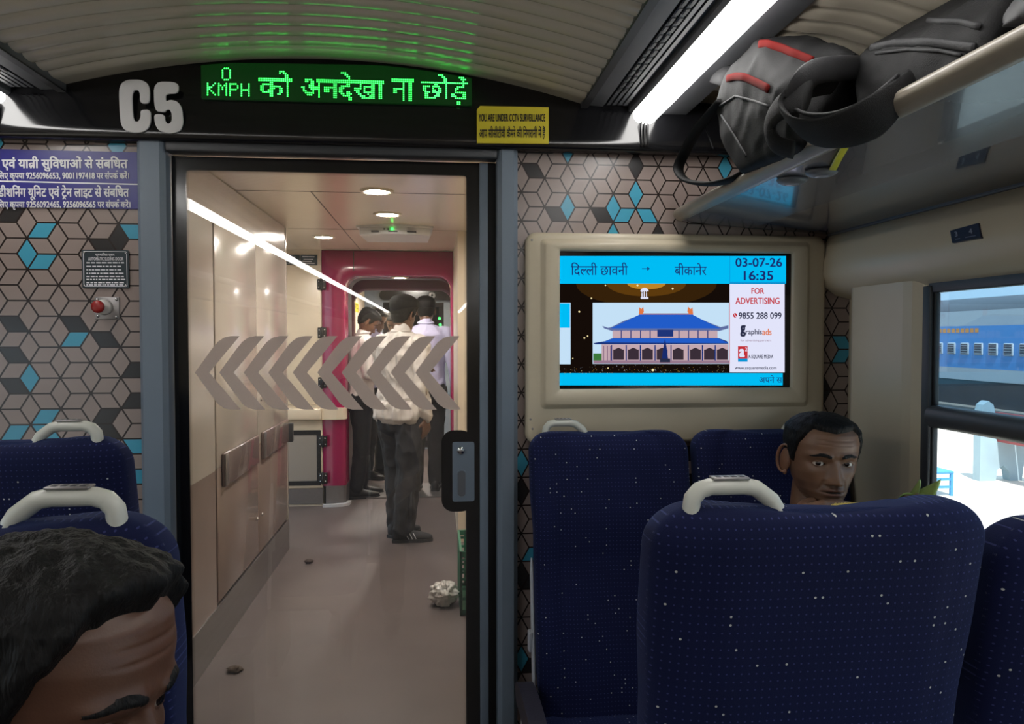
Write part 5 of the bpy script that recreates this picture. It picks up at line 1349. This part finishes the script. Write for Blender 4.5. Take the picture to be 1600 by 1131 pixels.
# ---- seated men
def seated(label, origin, th, skin, hair, head_loc, head_yaw, head_pitch, head_roll, arms, tors, shirt, pants, shoe, look=(0, 0), hscale=(1, 1, 1), kneey=.42, NU=230, NV=180, stubble=.5, moustache=.3, ear=1.1, feetz=.085, seed=1, rough=.003, voxel=.008, footy=None, hairmat=None):
    t = tag(empty('person', (origin[0], origin[1], 0)), label, 'person')
    R_ = Matrix.Translation((origin[0], origin[1], 0)) @ Matrix.Rotation(-th, 4, 'Z'); X3 = Matrix.Rotation(-th, 3, 'Z')
    W = lambda p: R_ @ Vector(p); ux, uy = X3 @ Vector((1, 0, 0)), X3 @ Vector((0, 1, 0)); footy = footy or kneey+.02
    HM = R_ @ Matrix.Translation(head_loc) @ Matrix.Rotation(-head_yaw, 4, 'Z') @ Matrix.Rotation(-head_pitch, 4, 'X') @ Matrix.Rotation(head_roll, 4, 'Y') @ Matrix.Diagonal((*hscale, 1))
    b = MB(); loft(b, [(W((q[4] if len(q) > 4 else 0, q[3], q[0])), q[1]-.006, q[2]-.006, ux, uy) for q in tors])
    top = tors[-1]; capsule(b, W((0, top[3], top[0]-.03)), .060, HM @ Vector((0, -.032, -.075)), .053)
    shz = tors[-3]; sh = {s_: Vector((s_*(shz[1]-.012), shz[3], shz[0]+.005)) for s_ in (-1, 1)}
    for s_ in (-1, 1):
        hp, kn, an = Vector((s_*.095, .03, tors[0][0]+.06)), Vector((s_*.13, kneey, .50)), Vector((s_*.13, footy, feetz))
        chain(b, [W(hp), W(kn), W(an)], [.082, .056, .040])
    me = fuse(b, voxel, 5); mb = MB(); frommesh(mb, me); bpy.data.meshes.remove(me)
    for s_ in (-1, 1):
        el, wr_, fd, bh, cu, hk = arms[s_]           # world coordinates
        b = MB(); chain(b, [W(sh[s_]), Vector(el), Vector(el).lerp(Vector(wr_), .5), Vector(wr_)], [.046, .041, .038, .027]); hand(b, Vector(wr_), fd, bh, hk, curls=cu, thumb_in=.9)
        me = fuse(b, .0034, 3); frommesh(mb, me); bpy.data.meshes.remove(me)
    cols = [(*skin, 1)]*len(mb.v)
    person_head(HM, skin, t, mb, cols, NU, NV, hair, stubble, moustache, look, True, ear, hm=hairmat, seed=seed, rough=rough)
    colored(mb, 'body', skinm, t, lambda i, c: cols[i]).matrix_parent_inverse = inv(t)
    def pull(me, name, m):
        m_ = MB(); frommesh(m_, me); o = m_.build(name, m, t); o.matrix_parent_inverse = inv(t); bpy.data.meshes.remove(me); return o
    b = MB(); loft(b, [(W((q[4] if len(q) > 4 else 0, q[3], q[0])), q[1]+.012, q[2]+.012, ux, uy) for q in tors[:-1]])
    for s_ in (-1, 1):
        el = Vector(arms[s_][0]); chain(b, [W(sh[s_]+Vector((-s_*.03, 0, 0))), W(sh[s_]), W(sh[s_]).lerp(el, .62)], [.054, .060, .056])
    so = pull(fuse(b, .008, 4, (.004, 12, (1, 1, .6))), 'shirt', shirt)
    b = MB(); loft(b, [(W((0, q[3], q[0])), q[1]+.010, q[2]+.010, ux, uy) for q in tors[:3]])
    for s_ in (-1, 1):
        hp, kn, an = Vector((s_*.095, .03, tors[0][0]+.06)), Vector((s_*.13, kneey, .50)), Vector((s_*.13, footy, feetz))
        chain(b, [W(hp), W(kn), W(an+Vector((0, 0, .03)))], [.094, .070, .055])
    pull(fuse(b, .011, 4, (.004, 10, (1, 1, .6))), 'trousers', pants)
    for s_ in (-1, 1):
        b = MB(); a = Vector((s_*.13, footy, 0)); chain(b, [W(a+Vector((0, -.045, .045))), W(a+Vector((0, .06, .045))), W(a+Vector((0, .16, .036)))], [.040, .042, .034]); m2 = fuse(b, .007, 3)
        for v in m2.vertices: v.co.z = max(.002, v.co.z)
        pull(m2, 'shoe', shoe)
    return t, HM
T1 = [(.475, .17, .13, .02), (.53, .172, .135, .01), (.60, .162, .125, -.005), (.70, .160, .118, -.02), (.78, .172, .115, -.03), (.835, .172, .10, -.03), (.88, .13, .08, -.03), (.925, .07, .064, -.022)]
polo = mat('grey brown shirt cotton', srgb(96, 88, 84), .8, bump=.1)
MX, MY = 1.262, 1.82
short = (line_std(.086, .082, -.008, -.06, .008), lambda p: .006+.004*sstep(.04, .11, p[2]))
seated('man in the corner seat looking at the camera while holding a corn cob', (MX, MY), PI, (.175, .088, .050), short, (-.006, .015, 1.122), math.radians(7), math.radians(2), math.radians(-2),
       {1: ((1.03, 1.76, .79), (1.135, 1.668, 1.006), (.97, -.10, .14), (-.1, -.55, .8), (.22, .5, .7, .8), -1), -1: ((1.425, 1.80, .74), (1.425, 1.668, .94), (.12, -.08, 1), (.5, .75, 0), (.75, .8, .8, .85), 1)},
       T1, polo, blackt, shoeb, look=(.28, .10), hscale=(1.07, 1.05, .90), kneey=.30, ear=1.25, seed=3, rough=.0018, moustache=.35, footy=.33)
# corn cob
t = tag(empty('corn_cob', (1.28, 1.645, 1.04)), 'half eaten yellow corn cob with green husk in the hands of the seated man', 'corn')
c0, c1 = Vector((1.208, 1.648, 1.024)), Vector((1.41, 1.640, 1.016)); ax = (c1-c0).normalized(); cu = Vector((0, 0, 1)); cu = (cu-ax*cu.dot(ax)).normalized(); cv = ax.cross(cu); Lc = (c1-c0).length
b = MB()
def kern(i, j):
    q = j/110; u = 2*PI*i/84; r = .0215*interp([(0, .55), (.06, .85), (.3, 1), (.7, 1), (1, .7)], q)[0]
    row = abs(math.sin(7*u)); kr = abs(math.sin(PI*q*Lc/.0075+.5*(int(u/(PI/7)) % 2)*PI))
    return c0+ax*(q*Lc)+(cu*math.cos(u)+cv*math.sin(u))*(r+.0030*(row**.5)*(kr**.5))
b.grid(kern, 84, 111, 0, True, True, True, True); sub(b, 'cob', mat('corn kernels', srgb(226, 196, 104), .35, var=.15, scale=160), t)
huskm = mat('corn husk green', srgb(150, 168, 84), .6, var=.2, scale=40, stretch=(1, 1, .2), bump=.3)
for k in range(7):
    a = -1.1+k*.62; dirn = cu*math.cos(a)+cv*math.sin(a); Ln = (.125, .105, .13, .115, .12, .1, .11)[k]; b = MB()
    tan_ = ax.cross(dirn)
    def hp(i, j):
        q = j/12; v = i/8*2-1; wd = .040*math.sin(PI*min(1, .25+.75*q))**.8*(1-.15*q)+.001
        rad = .020+.055*q**1.5*(1.15 if k in (1, 2) else .8); return c1-ax*.05+ax*(Ln*q*.75)+dirn*(rad-.008*v*v+.003*math.sin(9*q+k))+tan_*(v*wd)+Vector((0, 0, .006*math.sin(6*q+k)))
    b.grid(hp, 9, 13, 0)
    o = sub(b, 'husk_leaf', huskm, t); md = o.modifiers.new('s', 'SOLIDIFY'); md.thickness = .0012
# man in the lower left corner
T2 = [(.49, .17, .13, .0), (.54, .172, .135, .03), (.61, .162, .125, .07), (.71, .165, .118, .13), (.80, .178, .115, .19), (.86, .18, .10, .225), (.905, .135, .08, .25), (.945, .07, .064, .275)]
sweep = (lambda p: line_std(.092, .086, -.015, -.06, .0)(p)+.002*noise.noise(p*90), lambda p: .009+.010*sstep(.02, .10, p.z)+.008*G(p.y, .075, .03)*sstep(.06, .10, p.z))
seated('man in the lower left corner with his dark haired head bowed towards the aisle', (-.02, .31), 0, (.105, .046, .026), sweep, (.025, .335, 1.128), math.radians(105), math.radians(5), math.radians(-4),
       {1: ((.20, .52, .68), (.10, .78, .62), (-.3, 1, 0), (.1, 0, 1), (.3, .35, .4, .45), 1), -1: ((-.25, .50, .68), (-.14, .78, .62), (.3, 1, 0), (-.1, 0, 1), (.3, .35, .4, .45), -1)},
       T2, mat('dark blue checked shirt', srgb(44, 52, 74), .8, bump=.1), blackt, shoeb, hscale=(1.05, 1.05, .97), kneey=.44, footy=.40, seed=8, rough=.0045, moustache=.5)

# ================================================================== BAGS ON THE RACK
bagm = mat('black nylon bag', srgb(12, 12, 13), .7, spec=.2, var=.15, scale=12, bump=.25, bscale=500); bagp_ = mat('dark grey padded mesh', srgb(30, 30, 31), .8, spec=.25, var=.12, bump=.5, bscale=700); bagl = mat('grey bag panel', srgb(36, 36, 38), .65, spec=.3, var=.1, bump=.2, bscale=400)
redz = mat('red zipper tape', (.09, .006, .005), .85, spec=.1); yel = mat('yellow plastic strip', srgb(222, 214, 30), .4)
def hullbag(pts, voxel=.009, smooth=7, wr=(.004, 9, (1, 1, 1))):
    bm = bmesh.new()
    for p in pts: bm.verts.new(p)
    r = bmesh.ops.convex_hull(bm, input=bm.verts[:]); 
    bmesh.ops.delete(bm, geom=[v for v in bm.verts if not v.link_faces], context='VERTS')
    bm.verts.index_update(); mb = MB(); mb.add([v.co[:] for v in bm.verts], [[v.index for v in f.verts] for f in bm.faces]); bm.free()
    me = fuse(mb, voxel, smooth, wr); vs = [v.co.copy() for v in me.vertices]; fs = [list(p.vertices) for p in me.polygons]; bpy.data.meshes.remove(me)
    return vs, fs, BVHTree.FromPolygons(vs, fs)
def onto(bv, path, lift=.002, n=6):
    """points on the bag surface seen along a pixel path"""
    o = []
    for a, c in zip(path, path[1:]):
        for q in range(n):
            d = ray(lerp(a[0], c[0], q/n), lerp(a[1], c[1], q/n)); h = bv.ray_cast(CAM, d.normalized())
            if h[0] is not None: o.append(h[0]+h[1]*lift)
    return o
def px3(l): return [PX(x, y, X) for x, y, X in l]
def spline(P_, n=6):
    P_ = [Vector(p) for p in P_]; o = []
    for i in range(len(P_)-1):
        a, b_, c, d = P_[max(i-1, 0)], P_[i], P_[i+1], P_[min(i+2, len(P_)-1)]
        for q in range(n):
            t = q/n; o.append(.5*((2*b_)+(c-a)*t+(2*a-5*b_+4*c-d)*t*t+(3*b_-a-3*c+d)*t**3))
    return o+[P_[-1]]
t = tag(empty('backpack', (1.2, 1.75, 1.78)), 'black backpack with two red zips lying on the rack against the rail', 'bag')
pts = px3([(1181, 58, 1.0), (1262, 56, 1.07), (1338, 80, 1.08), (1130, 117, .985), (1212, 142, .975), (1280, 96, 1.05), (1117, 162, .99), (1126, 218, .99), (1158, 268, 1.0), (1250, 230, 1.0), (1145, 240, .995)])+[Vector(p) for p in ((1.42, 1.95, 1.80), (1.42, 1.60, 1.80), (1.40, 1.85, 1.92), (1.40, 1.6, 1.92), (1.08, 1.80, 1.80), (1.10, 1.52, 1.80))]
vs, fs, bv = hullbag(pts); b = MB(); b.add(vs, fs, 0, True); sub(b, 'body', bagm, t)
for k, path in enumerate(([(1188, 70), (1200, 70), (1225, 78), (1252, 90), (1274, 99)], [(1138, 123), (1150, 120), (1165, 121), (1185, 130), (1206, 141)])):
    b = MB(); q = onto(bv, path, .003)
    if len(q) > 3: b.tube(q, [(.0085, .0035)]*len(q), 0, 10, flat=(0, -.3, 1)); sub(b, 'zipper', redz, t)
for path in ([(1126, 165), (1150, 150), (1180, 158), (1206, 168)], [(1128, 180), (1150, 215), (1170, 250)]):
    b = MB(); q = onto(bv, path, .001)
    if len(q) > 3: b.tube(q, .003, 0, 6); sub(b, 'seam', bagl, t)
b = MB(); q = spline(px3([(1108, 112, 1.02), (1122, 115, 1.01), (1140, 120, 1.02), (1165, 124, 1.06)])); b.tube(q, [(.026, .010)]*len(q), 0, 12, flat=(0, 0, 1)); sub(b, 'top_flap', bagl, t)
b = MB(); q = spline(px3([(1128, 158, .99), (1110, 178, .985), (1088, 205, .985), (1070, 238, .995), (1060, 262, .99), (1066, 277, .99), (1082, 285, .995), (1115, 287, 1.0), (1150, 278, 1.02), (1175, 262, 1.05)])); b.tube(q, [(.016, .006)]*len(q), 0, 10, flat=(1, 0, 0)); st = sub(b, 'shoulder_strap', bagm, t)
b = MB(); q = px3([(1100, 194, 1.0), (1108, 214, 1.0), (1114, 232, 1.0)]); b.tube(q, [(.003, .002)]*3, 0, 6); sub(b, 'buckle_bar', bagl, st)
t = tag(empty('duffel_bag', (1.25, 1.15, 1.78)), 'large black bag with looped padded straps hanging over the rack rail', 'bag')
pts = px3([(1340, 92, 1.09), (1352, 78, 1.14), (1400, 45, 1.20), (1450, 18, 1.20), (1500, 4, 1.20), (1560, -10, 1.2), (1350, 120, 1.10), (1400, 118, 1.07)])+[Vector(p) for p in ((1.06, 1.3, 1.80), (1.07, 1.0, 1.80), (1.46, 1.38, 1.80), (1.46, 1.0, 1.80), (1.42, 1.36, 1.94), (1.42, 1.02, 1.96), (1.14, 1.0, 1.93), (1.08, 1.0, 1.86))]
vs, fs, bv = hullbag(pts, wr=(.006, 8, (1, 1, 1))); b = MB(); b.add(vs, fs, 0, True); sub(b, 'body', bagm, t)
for path, m_, r_ in (([(1362, 76), (1400, 68), (1450, 66), (1500, 72), (1530, 76)], bagl, (.007, .003)), ([(1370, 84), (1420, 78), (1470, 80), (1510, 88)], bagl, (.003, .002)), ([(1450, 34), (1500, 36), (1540, 44)], bagl, (.005, .0025)), ([(1335, 92), (1332, 105), (1326, 118)], mat('yellow stitching', srgb(190, 186, 90), .6), (.0025, .0015))):
    b = MB(); q = onto(bv, path, .002)
    if len(q) > 3: b.tube(q, [r_]*len(q), 0, 8, flat=(0, 0, 1)); sub(b, 'zipper' if m_ is bagl else 'stitching', m_, t)
b = MB(); q = spline(px3([(1425, 128, 1.06), (1395, 158, 1.02), (1352, 190, .985), (1300, 208, .965), (1254, 204, .955), (1232, 180, .955), (1240, 152, .965), (1268, 136, .99), (1305, 130, 1.04)]), 8)
b.tube(q, [(lerp(.022, .036, sstep(0, .25, i/len(q)))*(1-.35*sstep(.6, 1, i/len(q))), .007) for i in range(len(q))], 0, 14, flat=(.2, 0, 1)); sp_ = sub(b, 'shoulder_strap', bagp_, t)
b = MB(); b.tube([p+Vector((-.004, -.004, .030)) for p in q[6:44]], .0035, 0, 8); sub(b, 'piping', bagl, sp_)
b = MB(); q = spline(px3([(1345, 106, 1.10), (1310, 107, 1.03), (1275, 112, .985), (1255, 128, .965), (1243, 155, .96)]), 8); b.tube(q, [(.022, .010)]*len(q), 0, 14, flat=(0, 0, 1)); sub(b, 'strap_pad', bagl, t)
b = MB(); q = spline(px3([(1262, 150, .965), (1232, 160, .95), (1210, 178, .945), (1203, 204, .945), (1214, 226, .955), (1240, 234, .98)]), 8); b.tube(q, [(.030, .010)]*len(q), 0, 14, flat=(.3, 0, 1)); sub(b, 'strap_pad', bagp_, t)
t = tag(empty('holdall', (1.3, .65, 1.78)), 'plain dark grey bag cut off by the upper right corner on the rack', 'bag')
pts = px3([(1552, 30, 1.065), (1556, 48, 1.06), (1575, 8, 1.08), (1600, -25, 1.1)])+[Vector(p) for p in ((1.07, .79, 1.80), (1.08, .5, 1.80), (1.44, .76, 1.8), (1.44, .5, 1.8), (1.40, .74, 1.96), (1.40, .5, 1.96), (1.10, .5, 1.93))]
vs, fs, bv = hullbag(pts); b = MB(); b.add(vs, fs, 0, True); sub(b, 'body', mat('dark grey bag', srgb(40, 40, 43), .6, var=.1), t)
b = MB(); q = [PZ(x, y, 1.752) for x, y in ((1325, 223), (1318, 238), (1310, 250), (1300, 267))]; q = [Vector((p.x, p.y, 1.758-(p.x-1.035)*.085)) for p in q]; b.tube(q, [(.0075, .0012)]*4, 0, 8, flat=(1, .6, 0)); o = b.build('plastic_strip', yel); tag(o, 'short bright yellow strip stuck under the rack by the reading lights', 'strip')
